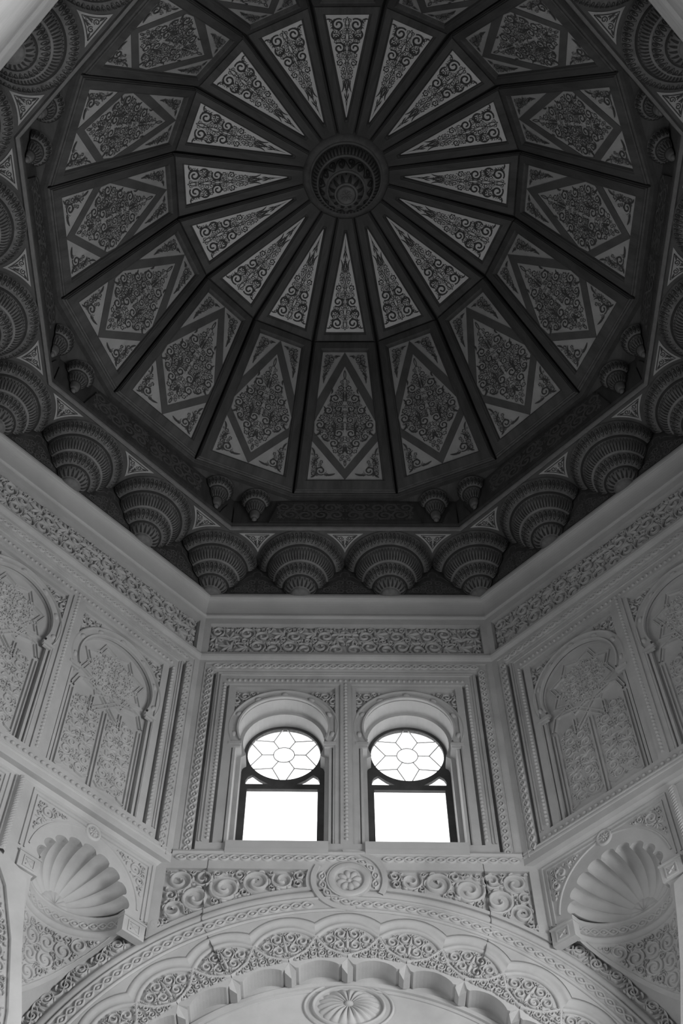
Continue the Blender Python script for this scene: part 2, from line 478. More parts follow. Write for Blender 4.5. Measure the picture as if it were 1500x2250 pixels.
def m_spandrels():
    mb = MB()
    poly = [(.535, .50), (.06, .525)]+arc(0, 0, .537, 84, 14, 14)+[(.535, .13)]
    S = scrolls(pack(poly, .058, .010, False, 70), .13, .014, 3)
    for s in (-1, 1):
        for c in (-WC, WC): carve(mb, [([(c+s*x, HZ+y) for x, y in p], w) for p, w in S], .018, -.06)
    return mb.mesh('spandrel_carving', STONE, True)
def m_jambs(front):
    mb = MB()
    for c in (-WC, WC):
        for s in (-1, 1):
            plate(mb, rect(c+s*.445-.012, c+s*.445+.012, 7.39, 8.57), (), -.07, -.052)
            plate(mb, rect(c+s*.487-.017, c+s*.487+.017, 7.39, 8.62), (), -.07, -.04)
    return mb.mesh('jamb_fillet', STONE)
def m_frieze_border():
    mb = MB(); plate(mb, rect(-1.458, 1.458, 9.86, 10.47), [rect(-1.395, 1.395, 9.9, 10.36)], -.06, 0)
    return mb.mesh('frieze_panel', STONE)
def m_frieze_carving():
    poly = rect(-1.39, 1.39, 9.905, 10.355)
    S = mirrored(scrolls(pack(poly, .084, .010, True, 240), .13, .015, 5, .5, 9))
    mb = MB(); carve(mb, S, .026, -.06); return mb.mesh('carved_scrollwork', STONE, True)
def m_string():
    mb = MB(); run(mb, [(0, 9.77), (.012, 9.775), (.028, 9.80), (.034, 9.825), (.028, 9.85), (.006, 9.862), (.004, 9.88), (-.02, 9.885)], A)
    return mb.mesh('string_course', STONE)
def m_cornice():
    mb = MB(); P = [(-.02, 10.45), (.012, 10.452), (.022, 10.468), (.022, 10.49), (.012, 10.505), (-.012, 10.512)]
    for i in range(9):
        t = i/8*pi/2; P.append((-.012+.055*(1-cos(t)), 10.515+.215*sin(t)))
    P += [(.046, 10.735), (.058, 10.742), (.062, 10.765), (.058, 10.79), (.05, 10.815), (-.4, 10.83)]
    run(mb, P, A); return mb.mesh('cornice', PLASTER)
def m_ledge():
    mb = MB(); P = [(-.11, 7.10), (-.082, 7.105), (-.07, 7.118), (-.066, 7.13)]
    P += [(-.012, 7.205), (-.004, 7.212), (.004, 7.225), (.006, 7.24), (-.002, 7.252), (0, 7.258), (.008, 7.262), (.008, 7.272), (0, 7.276)]
    run(mb, P, A); return mb.mesh('ledge_moulding', STONE)
# ---- blind arch panel of the slanting walls: eight-pointed star over a scroll lattice
def m_lattice():
    mb = MB(); B = -.1
    def dbl(p, d=.02, w=.0095, h=.02):
        Q = [Vector(q) for q in p]
        for s in (-1, 1): sweep(mb, p, [(s*d-w, B), (s*d-w*.5, B+h), (s*d+w*.5, B+h), (s*d+w, B)])
    for c in (-WC, WC):
        star = []
        for i in range(17):
            r = .375 if i % 2 == 0 else .285
            star.append((c+r*cos(rad(90+22.5*i+22.5)), HZ+.0+r*sin(rad(90+22.5*i+22.5))))
        for k in (1., .88):
            pts = [(c+(x-c)*k, HZ+(y-HZ)*k) for x, y in star[:-1]]
            sweep(mb, pts, [(-.008, B), (-.004, B+.017), (.004, B+.017), (.008, B)], True)
        # crossing straps below the star
        for s in (-1, 1):
            dbl([(c+s*.30, 8.60), (c+s*.10, 8.545), (c-s*.14, 8.30)], .018)
            dbl([(c+s*.39, 8.44), (c+s*.34, 8.585), (c+s*.22, 8.62)], .016)
            dbl([(c+s*.385, 8.40), (c+s*.385, 7.47), (c+s*.345, 7.44)], .018)
            dbl([(c+s*.16, 8.45), (c+s*.16, 8.27)], .014)
            cus = [(c+s*.36, 7.50), (c+s*.30, 7.52), (c+s*.26, 7.57), (c+s*.20, 7.58), (c+s*.15, 7.53), (c+s*.08, 7.52), (c+s*.035, 7.56)]
            sweep(mb, cus, [(-.009, B), (-.004, B+.017), (.004, B+.017), (.009, B)])
        dbl([(c, 8.36), (c, 7.46)], .018)
    return mb.mesh('strapwork', STONE)
def m_lattice_carving():
    mb = MB(); B = -.1
    ring = [(.19*cos(rad(t*10)), .19*sin(rad(t*10))) for t in range(36)]
    S0 = scrolls(pack(ring, .05, .009, True, 80), .14, .014, 2); S0 = mirrored(S0)
    tri = []
    for i in range(8):
        a = rad(90+45*i); tri.append((.265*cos(a), .265*sin(a), .036))
        for s in (-1, 1): tri.append((.225*cos(a+s*.26), .225*sin(a+s*.26), .022))
    S1 = scrolls(tri, .22, .01, 4)
    poly = [(-.158, -.02), (-.158, .70), (-.12, .76), (0, .80), (.12, .76), (.158, .70), (.158, -.02), (.08, -.09), (-.08, -.09)]
    S2 = mirrored(scrolls(pack(poly, .056, .0085, True, 150), .14, .013, 6, .35, 5))
    for c in (-WC, WC):
        carve(mb, moved(S0+S1, c, HZ), .014, B)
        for i in range(40):
            a = rad(i*9); q = .2+.012*cos(i*pi); blob(mb, c+q*cos(a), HZ+q*sin(a), .014, .01, a, .014, B, 6)
        for s in (-1, 1): carve(mb, moved(S2, c+s*.195, 7.62), .014, B)
    return mb.mesh('carved_scrollwork', STONE, True)

# ---- lower part of the front wall
def pol(R, deg): return (R*sin(rad(deg)), ARCZ+R*cos(rad(deg)))
def ring_plate(mb, r0, r1, d0, d1, w0, w1, n=60):
    p = [pol(r1, d0+(d1-d0)*i/n) for i in range(n+1)]+[pol(r0, d1-(d1-d0)*i/n) for i in range(n+1)]
    plate(mb, p, (), w0, w1)
STEP = 12.6; PR = 2.06         # pitch of the cusps, radius of the cusp points
def lobe_limit(rho):
    """angle at which the lobe of radius rho round cusp point 0 meets the line to the next notch"""
    lo, hi = 0., 80.
    for _ in range(40):
        m = (lo+hi)/2; x = rho*sin(rad(m)); y = PR+rho*cos(rad(m))
        if math.degrees(math.atan2(x, y)) > STEP/2: hi = m
        else: lo = m
    return lo
def rot(p, deg):
    a = rad(deg); x, y = p; return (x*cos(a)+y*sin(a), ARCZ-x*sin(a)+y*cos(a))
def m_arch_band():
    mb = MB(); ring_plate(mb, 2.47, 2.62, -72, 72, -.03, 0)
    return mb.mesh('arch_band', STONE)
def m_arch_rolls():
    mb = MB()
    for R, w, h in ((2.66, .04, .03), (2.485, .014, .014), (2.605, .012, .012)):
        b = -.03 if R > 2.65 else 0
        sweep(mb, [pol(R, d) for d in np.linspace(-72, 72, 121)], [(-w, b), (-w*.8, b+h*.7), (-w*.3, b+h), (w*.3, b+h), (w*.8, b+h*.7), (w, b)])
    return mb.mesh('arch_roll', STONE, True)
def m_arch_chain():
    mb = MB()
    R = 2.545
    chain(mb, [pol(R, d) for d in np.linspace(-72, -6.2, 80)], .027, .088, .0095, .018)
    A_ = [(-1.42, 7.205), (-.02, 7.205)]+arc(.017, 6.985, .22, 95, -22, 14)
    chain(mb, A_, .025, .088, .0095, .018)
    B_ = arc(.017, 6.985, .222, 160, 262, 12)+[pol(R, d) for d in np.linspace(.8, 72, 90)]
    chain(mb, B_, .025, .088, .0095, .018)
    chain(mb, [(.30, 7.2), (1.42, 7.2)], .025, .088, .0095, .018)
    return mb.mesh('plaited_arch_moulding', STONE, True)
def m_scallop():
    mb = MB()
    p = [pol(2.475, -69.3+138.6*i/80) for i in range(81)]
    for k in range(5, -6, -1):
        L = lobe_limit(.40)
        for i in range(13):
            m = L-2*L*i/12; q = rot((.40*sin(rad(m)), PR+.40*cos(rad(m))), k*STEP); p.append(q)
    plate(mb, p, (), -.03, 0)
    return mb.mesh('scalloped_border', STONE)
def m_lobe():
    mb = MB()
    pr = [(.400, -.03), (.399, -.008), (.380, .004), (.357, .002), (.345, -.012), (.313, -.014), (.305, -.006), (.285, -.010), (.280, -.03)]
    vs = []; fs = []; n = 18; k = len(pr)
    for i in range(n+1):
        for rho, w in pr:
            L = lobe_limit(rho); q = rad(L-2*L*i/n); vs.append((rho*sin(q), PR+rho*cos(q), w))
    for i in range(n):
        for j in range(k-1): fs.append((i*k+j, i*k+j+1, (i+1)*k+j+1, (i+1)*k+j))
    mb.add(vs, fs)
    return mb.mesh('lobe_moulding', STONE, True)
def fan_poly():
    L = lobe_limit(.27); e = L*.95
    top = [(.268*sin(rad(m)), PR+.268*cos(rad(m))) for m in np.linspace(-e, e, 13)]
    r = [(.175, PR+.115), (.135, PR+.075), (.05, PR+.04), (0, PR+.03)]
    return top+r+[(-x, y) for x, y in r[-2::-1]]
def m_fan_rib():
    mb = MB(); L = lobe_limit(.30); x, y = .30*sin(rad(L)), PR+.30*cos(rad(L))
    for s in (-1, 1):
        c = [(s*x, y), (s*.205, PR+.125), (s*.155, PR+.068), (s*.06, PR+.025), (0, PR+.008)]
        Q, _ = resample(c, .02); stroke(mb, Q, .0135, .026, -.03)
    return mb.mesh('fan_rib', STONE, True)
def m_fan():
    S = mirrored(scrolls(pack(fan_poly(), .047, .0085, True, 120, .006), .16, .011, 8))
    S += [leaf(0, PR+.05, pi/2, .20, .014, 0)]
    mb = MB(); carve(mb, S, .026, -.03); return mb.mesh('fan_carving', STONE, True)
def m_small_fan():
    poly = [(0, 2.29), (.04, 2.235), (.075, 2.165), (.12, 2.12), (.185, 2.09), (.195, 2.055), (.165, 2.03), (.12, 2.05), (.0, 2.062)]
    poly = poly+[(-x, y) for x, y in poly[-2:0:-1]]
    S = mirrored(scrolls(pack(poly, .032, .007, True, 110, .004), .17, .010, 9))
    mb = MB(); carve(mb, S, .024, -.03); return mb.mesh('spandrel_leaf_carving', STONE, True)
def m_cusp():
    mb = MB(); a, b, e = 2.0, 1.99, .043
    v = [(0, 2.054, -.029), (-e, a, -.03), (e, a, -.03), (0, 1.948, -.085), (0, 1.948, -.19), (-e, b, -.238), (e, b, -.238), (0, 2.0, -.238),
         (-e, 1.985, -.05), (e, 1.985, -.05), (-e, 1.985, -.215), (e, 1.985, -.215)]
    mb.add(v, [(0, 1, 8, 3), (0, 3, 9, 2), (8, 10, 4, 3), (3, 4, 11, 9), (10, 5, 7, 4), (4, 7, 6, 11), (1, 5, 10, 8), (2, 9, 11, 6)])
    return mb.mesh('cusp', STONE)
def m_spandrel_border():
    mb = MB()
    out = [(-1.575, 7.15), (1.575, 7.15)]+[pol(2.70, d) for d in np.linspace(35.6, -35.6, 60)]
    holes = []
    for s in (-1, 1):
        h = [(s*1.49, 7.095), (s*.32, 7.095)]+[(s*x, y) for x, y in arc(.0, 6.985, .335, 18, -12.5, 5)]
        d0 = math.degrees(math.asin(.345/2.73)); d1 = math.degrees(math.asin(1.49/2.73))
        h += [(s*pol(2.73, d)[0], pol(2.73, d)[1]) for d in np.linspace(d0, d1, 24)]
        holes.append(h)
    plate(mb, out, holes, -.03, .0)
    run(mb, [(0, 7.235), (.012, 7.24), (.02, 7.262), (.008, 7.29), (0, 7.295)], A)
    return mb.mesh('spandrel_border', STONE)
def m_spandrel_scrolls():
    h = [(1.48, 7.085), (.335, 7.085)]+arc(.0, 6.985, .345, 16, -28, 6)
    d0 = math.degrees(math.asin(.33/2.74)); d1 = math.degrees(math.asin(1.48/2.74))
    h += [pol(2.74, d) for d in np.linspace(d0, d1, 24)]
    S = mirrored(scrolls(pack(h, .125, .014, False, 170), .13, .022, 11))
    mb = MB(); carve(mb, S, .034, -.03); return mb.mesh('carved_scrollwork', STONE, True)
def m_scroll_band():
    mb = MB()
    for s in (-1, 1):
        S = rinceau(2.77*rad(38), .13, 11, .17)
        carve(mb, [([pol(2.705+y, s*(31+math.degrees(x/2.77))) for x, y in p], w) for p, w in S], .032, -.03)
    return mb.mesh('scroll_band', STONE, True)
def m_tympanum():
    mb = MB(); plate(mb, [pol(2.1, d) for d in np.linspace(-90, 90, 61)], (), -.3, -.235)
    for R, w, h in ((1.962, .024, .02), (1.915, .010, .010)):
        sweep(mb, [pol(R, d) for d in np.linspace(-80, 80, 81)], [(-w, -.235), (-w*.7, -.235+h), (w*.7, -.235+h), (w, -.235)])
    return mb.mesh('tympanum', STONE)

def fan_shell(mb, rx, ry, hub, n, base, h):
    """oval patera: n bulging lobes round an off-centre hub"""
    vs = []; fs = []; m = n*8; k = 9
    hx, hy = 0, ry*.12
    for i in range(m):
        t = 2*pi*i/m; b = abs(sin(n*t/2))
        ex = rx*(.93+.07*b)*cos(t); ey = ry*(.93+.07*b)*sin(t)
        for j in range(k):
            s = j/(k-1); q = .14+.86*s
            z = base+h*(sin(pi*min(1, .15+s*.85)))*(.45+.55*b)+(0 if j < k-1 else -.01)
            vs.append((hx*(1-s)+q*ex, hy*(1-s)+q*ey, z))
    for i in range(m):
        i2 = (i+1) % m
        for j in range(k-1): fs.append((i*k+j, i*k+j+1, i2*k+j+1, i2*k+j))
    mb.add(vs, fs)

def build_front():
    mw = side(90, A)
    root = link('wall_front', wall_mesh('front'), None, mw, 'grey carved stone wall with the pair of horseshoe windows and the cusped arch', 'wall', 'structure')
    P = lambda n, m: link(n, cached(('f', n), m), root)
    common(root, True)
    P('sill_course', lambda: (lambda mb: (box(mb, -1.02, -.155, 7.30, 7.39, -.06, .012), box(mb, .155, 1.02, 7.30, 7.39, -.06, .012),
                                          box(mb, -1.02, -.155, 7.25, 7.30, -.06, .022), box(mb, .155, 1.02, 7.25, 7.30, -.06, .022), mb.mesh('sill_course', PLASTER))[-1])(MB()))
    P('spandrel_border', m_spandrel_border); P('carved_scrollwork', m_spandrel_scrolls)
    P('arch_band', m_arch_band); P('arch_roll', m_arch_rolls); P('plaited_arch_moulding', m_arch_chain)
    P('scroll_band', m_scroll_band); P('scalloped_border', m_scallop); P('tympanum', m_tympanum)
    lm, fr, fa, sf, cu = m_lobe(), m_fan_rib(), m_fan(), m_small_fan(), m_cusp()
    def at(deg):
        return Matrix.Translation((0, ARCZ, 0)) @ Matrix.Rotation(-rad(deg), 4, 'Z')
    for k in range(-4, 5):
        for nm, me in (('lobe_moulding', lm), ('fan_rib', fr), ('fan_carving', fa), ('cusp', cu)): link(nm, me, root, at(k*STEP))
    for k in range(-5, 5): link('spandrel_leaf_carving', sf, root, at((k+.5)*STEP))
    return root

def common(root, front):
    P = lambda n, m, key=None: link(n, cached(key or n, m), root)
    P('outer_border', lambda: m_outer(front)); P('plaited_moulding', lambda: m_chain(front))
    P('inner_border', m_inner)
    b = link('bead_moulding', cached(('bead', front), lambda: m_beads(front)), root); b['kind'] = 'stuff'
    hm, rm = cached('hs', m_horseshoe), cached('rd', m_roundel)
    for c in (-WC, WC):
        h = link('horseshoe_arch', hm, root, Matrix.Translation((c, HZ, 0)))
        for a in (-10, 24, 57, 90, 123, 156, 190):
            link('arch_boss', rm, h, Matrix.Translation((.47*cos(rad(a)), .47*sin(rad(a)), -.052)) @ Matrix.Rotation(rad(a+90), 4, 'Z'))
    P('spandrel_carving', m_spandrels); link('jamb_fillet', cached(('jf', front), lambda: m_jambs(front)), root)
    fp = P('frieze_panel', m_frieze_border); link('carved_scrollwork', cached('fc', m_frieze_carving), fp)
    P('string_course', m_string); P('cornice', m_cornice)

# ---- slanting walls
def m_soffit():
    """underside of the great arch, running from the front wall's plane to the slanting wall and its niche; built in the slanting wall's frame"""
    mb = MB(); vs = []; fs = []; rows = []
    def opn(x, y):
        a = (x+y)/math.sqrt(2); u = (y-x)/math.sqrt(2)   # x here is the distance from the symmetry plane
        u = -u if False else (y-x)/math.sqrt(2)
        if a < 3.6: return True
        return (u-NU)**2+((a-3.6)/DEP)**2 < .455**2
    n = 60; m = 6
    for i in range(n+1):
        x = 1.55+(2.62-1.55)*i/n; z = ARCZ+math.sqrt(RCYL**2-x*x)
        y = 3.53
        while y > 1.5 and not opn(x, y): y -= .006
        for j in range(m+1):
            yy = 3.56+(y-3.56)*j/m
            a = (x+yy)/math.sqrt(2); u = (yy-x)/math.sqrt(2)
            vs.append((u, z, A-a))
    for i in range(n):
        for j in range(m):
            q = i*(m+1)+j; fs.append((q, q+1, q+m+2, q+m+1))
    mb.add(vs, fs); mb.add([(-a, b, c) for a, b, c in vs], [f[::-1] for f in fs])
    return mb.mesh('great_arch_soffit', STONE, True)
def m_slant_frame():
    mb = MB(); B = -.08
    for s in (-1, 1):
        for o, w in ((0, .010), (.042, .006)):
            p = [(s*(.115+o), 6.52), (s*(.115+o), 7.095-o), (s*(1.345-o), 7.095-o), (s*(1.345-o), 6.52)]
            sweep(mb, p, [(-w, B), (-w*.5, B+.012), (w*.5, B+.012), (w, B)])
        sweep(mb, [(s*NU+x, NZ+y) for x, y in arc(0, 0, .535, 174, 6, 36, .505)], [(-.008, B), (-.004, B+.010), (.004, B+.010), (.008, B)])
    return mb.mesh('panel_frame', STONE)
def m_slant_carving():
    mb = MB(); B = -.08
    poly = [(1.285, 6.62), (1.285, 7.035), (.90, 7.035)]+[(NU+x, NZ+y) for x, y in arc(0, 0, .552, 70, 8, 12, .522)]
    poly2 = [(.175, 6.62), (.175, 7.035), (.55, 7.035)]+[(NU+x, NZ+y) for x, y in arc(0, 0, .552, 110, 172, 12, .522)]
    for p in (poly, poly2):
        S = scrolls(pack(p, .062, .011, False, 90, .010), .13, .016, 14)
        carve(mb, mirrored(S), .018, B)
    return mb.mesh('corner_carving', STONE, True)
def m_slant_pilaster():
    mb = MB(); plate(mb, rect(-.075, .065, 6.33, 7.10), (), -.09, -.06)
    plate(mb, [(-.075, 6.33), (-.235, 6.27), (-.28, 6.0), (-.35, 5.65), (-.47, 5.2), (-.52, 4.6), (.52, 4.6), (.47, 5.2), (.35, 5.65), (.28, 6.0), (.235, 6.27), (.065, 6.33)],
          [[(0, 6.22), (-.09, 6.1), (-.24, 5.72), (-.36, 5.2), (-.4, 4.7), (.4, 4.7), (.36, 5.2), (.24, 5.72), (.09, 6.1)]], -.09, -.05)
    stroke(mb, [(-.03, 6.34), (-.03, 7.09)], .034, .045, -.06)
    for i in range(26): blob(mb, -.03, 6.38+.027*i, .03, .009, .6, .014, -.022, 6)
    S = scrolls(pack([(0, 6.18), (.08, 6.06), (.23, 5.70), (.34, 5.2), (.38, 4.8), (0, 4.8)], .07, .012, True, 120), .14, .018, 15)
    carve(mb, mirrored(S), .022, -.08)
    return mb.mesh('centre_pilaster', STONE)

def m_flute(i):
    """one hollow flute of the shell, from the hub at the back to the rim in the wall face"""
    mb = MB(); vs = []; fs = []; n, k = 10, 14
    for a in range(n+1):
        t = (i+a/n)/NL; l = lobe(min((i+a/n*.99999+.000005)/NL, .999999))
        for b in range(k+1):
            s = b/k*pi/2
            r = NR+.062*l*(.25+.75*sin(s))
            vs.append((r*sin(s)*cos(pi*t), r*.82*sin(s)*sin(pi*t), -.46*DEP*cos(s)))
    for a in range(n):
        for b in range(k):
            q = a*(k+1)+b; fs.append((q, q+1, q+k+2, q+k+1))
    mb.add(vs, fs); return mb.mesh('flute', STONE, True)
def m_shell_hub():
    mb = MB(); vs = []; fs = []; n, k = 42, 6
    for a in range(n+1):
        t = pi*a/n; b_ = abs(sin(7*t))
        for j in range(k+1):
            s = j/k; r = .135*s*(.94+.06*b_)
            vs.append((r*cos(t), r*sin(t)*.9, -.376+.016*s*s+.03*math.sqrt(max(0, 1-s*s))*(.6+.4*b_)))
    for a in range(n):
        for j in range(k):
            q = a*(k+1)+j; fs.append((q, q+1, q+k+2, q+k+1))
    mb.add(vs, fs); return mb.mesh('shell_hub', STONE, True)
def cyl(r): return lambda s, z, h: ((r-h)*sin(s/r), z, -(r-h)*DEP*cos(s/r))
def m_niche_band():
    mb = MB(); prof = [(.50, .03), (.445, .006), (.428, -.004), (.425, -.018), (.43, -.03), (.45, -.034), (.45, -.125), (.438, -.13), (.428, -.145), (.432, -.165), (.455, -.18), (.47, -.185)]
    vs = []; fs = []; n = 40
    for i in range(n+1):
        a = -pi/2+pi*i/n
        for r, z in prof: vs.append((r*sin(a), z, -r*DEP*cos(a)))
    k = len(prof)
    for i in range(n):
        for j in range(k-1): fs.append((i*k+j, i*k+j+1, (i+1)*k+j+1, (i+1)*k+j))
    mb.add(vs, fs); 
    chain(mb, [(-.66, -.08), (.66, -.08)], .026, .08, .009, .016, 0, cyl(.45))
    return mb.mesh('niche_band', STONE, True)
def m_niche_back():
    mb = MB(); vs = []; fs = []; n = 36; R = .46
    for i in range(n+1):
        a = -pi/2+pi*i/n; u = NU+R*sin(a); ap = 3.6+R*DEP*cos(a)
        zb = zcyl(u, ap)-.05
        for j in range(5): vs.append((R*sin(a), (NZ-.16)*(1-j/4)+zb*j/4-NZ, -R*DEP*cos(a)))
    for i in range(n):
        for j in range(4):
            q = i*5+j; fs.append((q, q+1, q+6, q+5))
    mb.add(vs, fs); return mb.mesh('niche_back', STONE, True)
def m_niche_carving():
    mb = MB(); R = .46; bot = []
    for i in range(15):
        a = -1.35+2.6*i/14; u = NU+R*sin(a); ap = 3.6+R*DEP*cos(a); bot.append((R*a, zcyl(u, ap)-NZ+.02))
    poly = bot+[(R*1.25, -.20), (-R*1.35, -.20)]
    S = scrolls(pack(poly, .075, .012, False, 120), .14, .016, 17)
    carve(mb, S, .024, 0, cyl(R)); return mb.mesh('carved_scrollwork', STONE, True)
def m_impost(w):
    mb = MB(); box(mb, -w, w, -.08, .06, -.05, .022)
    box(mb, -w-.006, w+.006, .06, .074, -.05, .030)
    plate(mb, rect(-w*.55, w*.55, -.06, .04), [rect(-w*.45, w*.45, -.048, .028)], .022, .029)
    for s in (-1, 1): stroke(mb, [(-w*.3, s*.022-.01), (w*.3, -s*.022-.01)], .006, .008, .022)
    return mb.mesh('impost_block', STONE)
def build_slant(name, label):
    mw = side(SIDES[name], A)
    root = link('wall_'+name, cached('slant', lambda: wall_mesh('slant')), None, mw, label, 'wall', 'structure')
    P = lambda n, m, key=None: link(n, cached(('s', key or n), m), root)
    common(root, False)
    P('strapwork', m_lattice); P('carved_scrollwork', m_lattice_carving); P('ledge_moulding', m_ledge)
    P('great_arch_soffit', m_soffit); P('panel_frame', m_slant_frame); P('corner_carving', m_slant_carving); P('centre_pilaster', m_slant_pilaster)
    return root
def build_niche(name, s, label):
    mw = side(SIDES[name], A) @ Matrix.Translation((s*NU, NZ, -.08)) @ Matrix.Scale(s, 4, (1, 0, 0))
    r = link('shell_niche', None, None, mw, label, 'niche', None, 'shell niches of the slanting walls')
    for i in range(NL): link('flute', cached(('fl', i), lambda: m_flute(i)), r)
    link('shell_hub', cached('hub', m_shell_hub), r)
    b = link('niche_band', cached('nb', m_niche_band), r)
    bk = link('niche_back', cached('nbk', m_niche_back), r); link('carved_scrollwork', cached('nc', m_niche_carving), bk)
    for u, w in ((.52, .108), (-.50, .095)):
        link('impost_block', cached(('imp', w), lambda: m_impost(w)), r, Matrix.Translation((u, -.125, 0)))
    # small flower above the shell
    t = link('flower_roundel', cached('flr', m_small_flower), None, side(SIDES[name], A) @ Matrix.Translation((s*.72, 7.04, -.08)),
             label.replace('carved shell niche', 'small flower roundel above the shell niche').replace(' slanting', ''), 'roundel', None, 'flower roundels')
    link('petals', cached('flp', m_small_petals), t)
    return r
def m_small_flower():
    mb = MB(); sweep(mb, arc(0, 0, .064, 0, 345, 24), [(-.014, 0), (-.009, .013), (.009, .013), (.014, 0)], True)
    return mb.mesh('flower_ring', STONE, True)
def m_small_petals():
    mb = MB()
    for i in range(8):
        a = rad(45*i+22); blob(mb, .026*cos(a), .026*sin(a), .018, .010, a, .014, 0, 8)
    blob(mb, 0, 0, .012, .012, 0, .018, 0, 8); return mb.mesh('petals', STONE, True)

# ------------------------------------------------------------------ build the shell of the room
build_front()
build_slant('front_left', 'brightly lit slanting wall of blind arches at the left of the windows')
build_slant('front_right', 'shaded slanting wall of blind arches at the right of the windows')
for nm, s, lb in (('front_left', 1, 'carved shell niche in the left slanting wall, nearest the front windows'),
                  ('front_right', -1, 'carved shell niche in the right slanting wall, nearest the front windows')):
    build_niche(nm, s, lb)
# the outer niche of each slanting wall
for nm, s, lb in (('front_left', -1, 'carved shell niche in the left slanting wall, beyond its middle pilaster'),
                  ('front_right', 1, 'carved shell niche in the right slanting wall, beyond its middle pilaster')):
    build_niche(nm, s, lb)
for nm in ('left', 'right', 'back'):
    kd = {'left': 'open', 'back': 'gallery', 'right': 'plain'}[nm]
    r = link('wall_'+nm, cached(kd, lambda: wall_mesh(kd)), None, side(SIDES[nm], A), 'plain stone wall on the '+nm+' with a tall open arch', 'wall', 'structure')
for nm in ('back_left', 'back_right'):
    r = link('wall_'+nm, cached('plains', plain_slant_mesh), None, side(SIDES[nm], A), 'slanting stone wall behind the camera, '+nm.replace('_', ' '), 'wall', 'structure')
for nm in ('left', 'right', 'back', 'back_left', 'back_right'):
    w = bpy.data.objects['wall_'+nm]; link('cornice', MESH['cornice'], w)
    fp = link('frieze_panel', MESH['frieze_panel'], w); link('carved_scrollwork', MESH['fc'], fp)
    link('string_course', MESH['string_course'], w)
for nm in ('front_left', 'front_right', 'front'):          # hidden lower walls that close the hall
    pass
def gallery(name, phi, label):
    """unseen passage box beyond an open arch, added to keep out sky light"""
    mb = MB(); h = 6.45; a, b = A+.44, A+6.5
    for u in (-1.75, 1.75): mb.add([(u, -EYE, -a), (u, -EYE, -b), (u, h, -b), (u, h, -a)], [(0, 1, 2, 3)])
    mb.add([(-1.75, h, -a), (1.75, h, -a), (1.75, h, -b), (-1.75, h, -b), (-1.75, -EYE, -b), (1.75, -EYE, -b)], [(0, 1, 2, 3), (3, 2, 5, 4)])
    link(name, mb.mesh(name, STONE), None, side(phi, 0), label, 'wall', 'structure')
gallery('wall_back_gallery', 270, 'stone passage behind the camera')
gallery('wall_right_gallery', 0, 'unseen stone box beyond the right arch, added to shut out the sky')
gallery('wall_left_gallery', 180, 'unseen stone box beyond the left arch, added to shut out the sky')
def floor():
    mb = MB(); plate(mb, rect(-14, 14, -14, 14), (), -.1, 0, True)
    link('floor', mb.mesh('floor', FLOOR), None, Matrix.Translation((0, 0, 0)), 'pale stone floor of the hall', 'floor', 'structure')
floor()

# front medallion and tympanum patera
def mortar_joints():
    w = bpy.data.objects['wall_front']
    for P in ([(1.12, 7.185), (1.129, 7.005), (1.131, 6.816), (1.126, 6.549), (1.075, 6.38), (1.043, 6.281), (.95, 6.066)],
              [(-1.143, 7.22), (-1.152, 7.05), (-1.149, 6.69), (-1.146, 6.56), (-1.065, 6.36), (-1.034, 6.30), (-.93, 6.10)]):
        rng = random.Random(3); Q, _ = resample(P, .03); Q = Q+np.array([[rng.uniform(-.006, .006), 0] for _ in Q]); mb = MB()
        sweep(mb, [tuple(q) for q in Q], [(-.0022, -.03), (-.0022, .003), (.0022, .003), (.0022, -.03)])
        link('mortar_joint', mb.mesh('mortar_joint', BAND), w)
mortar_joints()
def medallion():
    mw = side(90, A) @ Matrix.Translation((.017, 6.985, 0))
    mb = MB(); sweep(mb, arc(0, 0, .145, 0, 351, 40), [(-.032, 0), (-.029, .018), (-.02, .022), (.018, .022), (.026, .016), (.032, -.02)], True)
    plate(mb, arc(0, 0, .118, 0, 350, 35), (), -.03, -.016)
    r = link('medallion', mb.mesh('medallion', STONE, True), None, mw, 'round flower medallion between the arch and the two windows', 'medallion')
    pm = MB(); blob(pm, .064, 0, .047, .031, 0, .036, -.016, 12); pm = pm.mesh('petal', STONE, True)
    for i in range(8): link('petal', pm, r, Matrix.Rotation(rad(45*i+12), 4, 'Z'))
    cm = MB(); blob(cm, 0, 0, .022, .022, 0, .03, -.016, 10); link('flower_centre', cm.mesh('flower_centre', STONE, True), r)
    rb = MB()
    for rr, w in ((.292, .026), (.178, .012)):
        for a0, a1 in (((-30, 100), (150, 280)) if rr > .2 else ((0, 352),)):
            sweep(rb, arc(0, 0, rr, a0, a1, 30), [(-w, -.03), (-w*.8, .016), (w*.8, .016), (w, -.03)], rr < .2)
    link('interlace_border', rb.mesh('interlace_border', STONE), r)
medallion()
def patera():
    mw = side(90, A) @ Matrix.Translation((.01, 5.965, -.235))
    mb = MB(); fan_shell(mb, .245, .165, .05, 19, 0, .05)
    r = link('oval_patera', mb.mesh('oval_patera', STONE, True), None, mw, 'oval fluted shell patera in the middle of the arch tympanum', 'patera')
    rb = MB()
    for rx, w, h in ((.27, .012, .03), (.335, .010, .016)):
        sweep(rb, arc(0, 0, rx, 0, 356, 60, rx*.63), [(-w, 0), (-w*.6, h), (w*.6, h), (w, 0)], True)
    link('oval_rim', rb.mesh('oval_rim', STONE, True), r)
    hb = MB()
    blob(hb, 0, .02, .042, .03, 0, .05, 0, 14); link('patera_hub', hb.mesh('patera_hub', STONE, True), r)
patera()

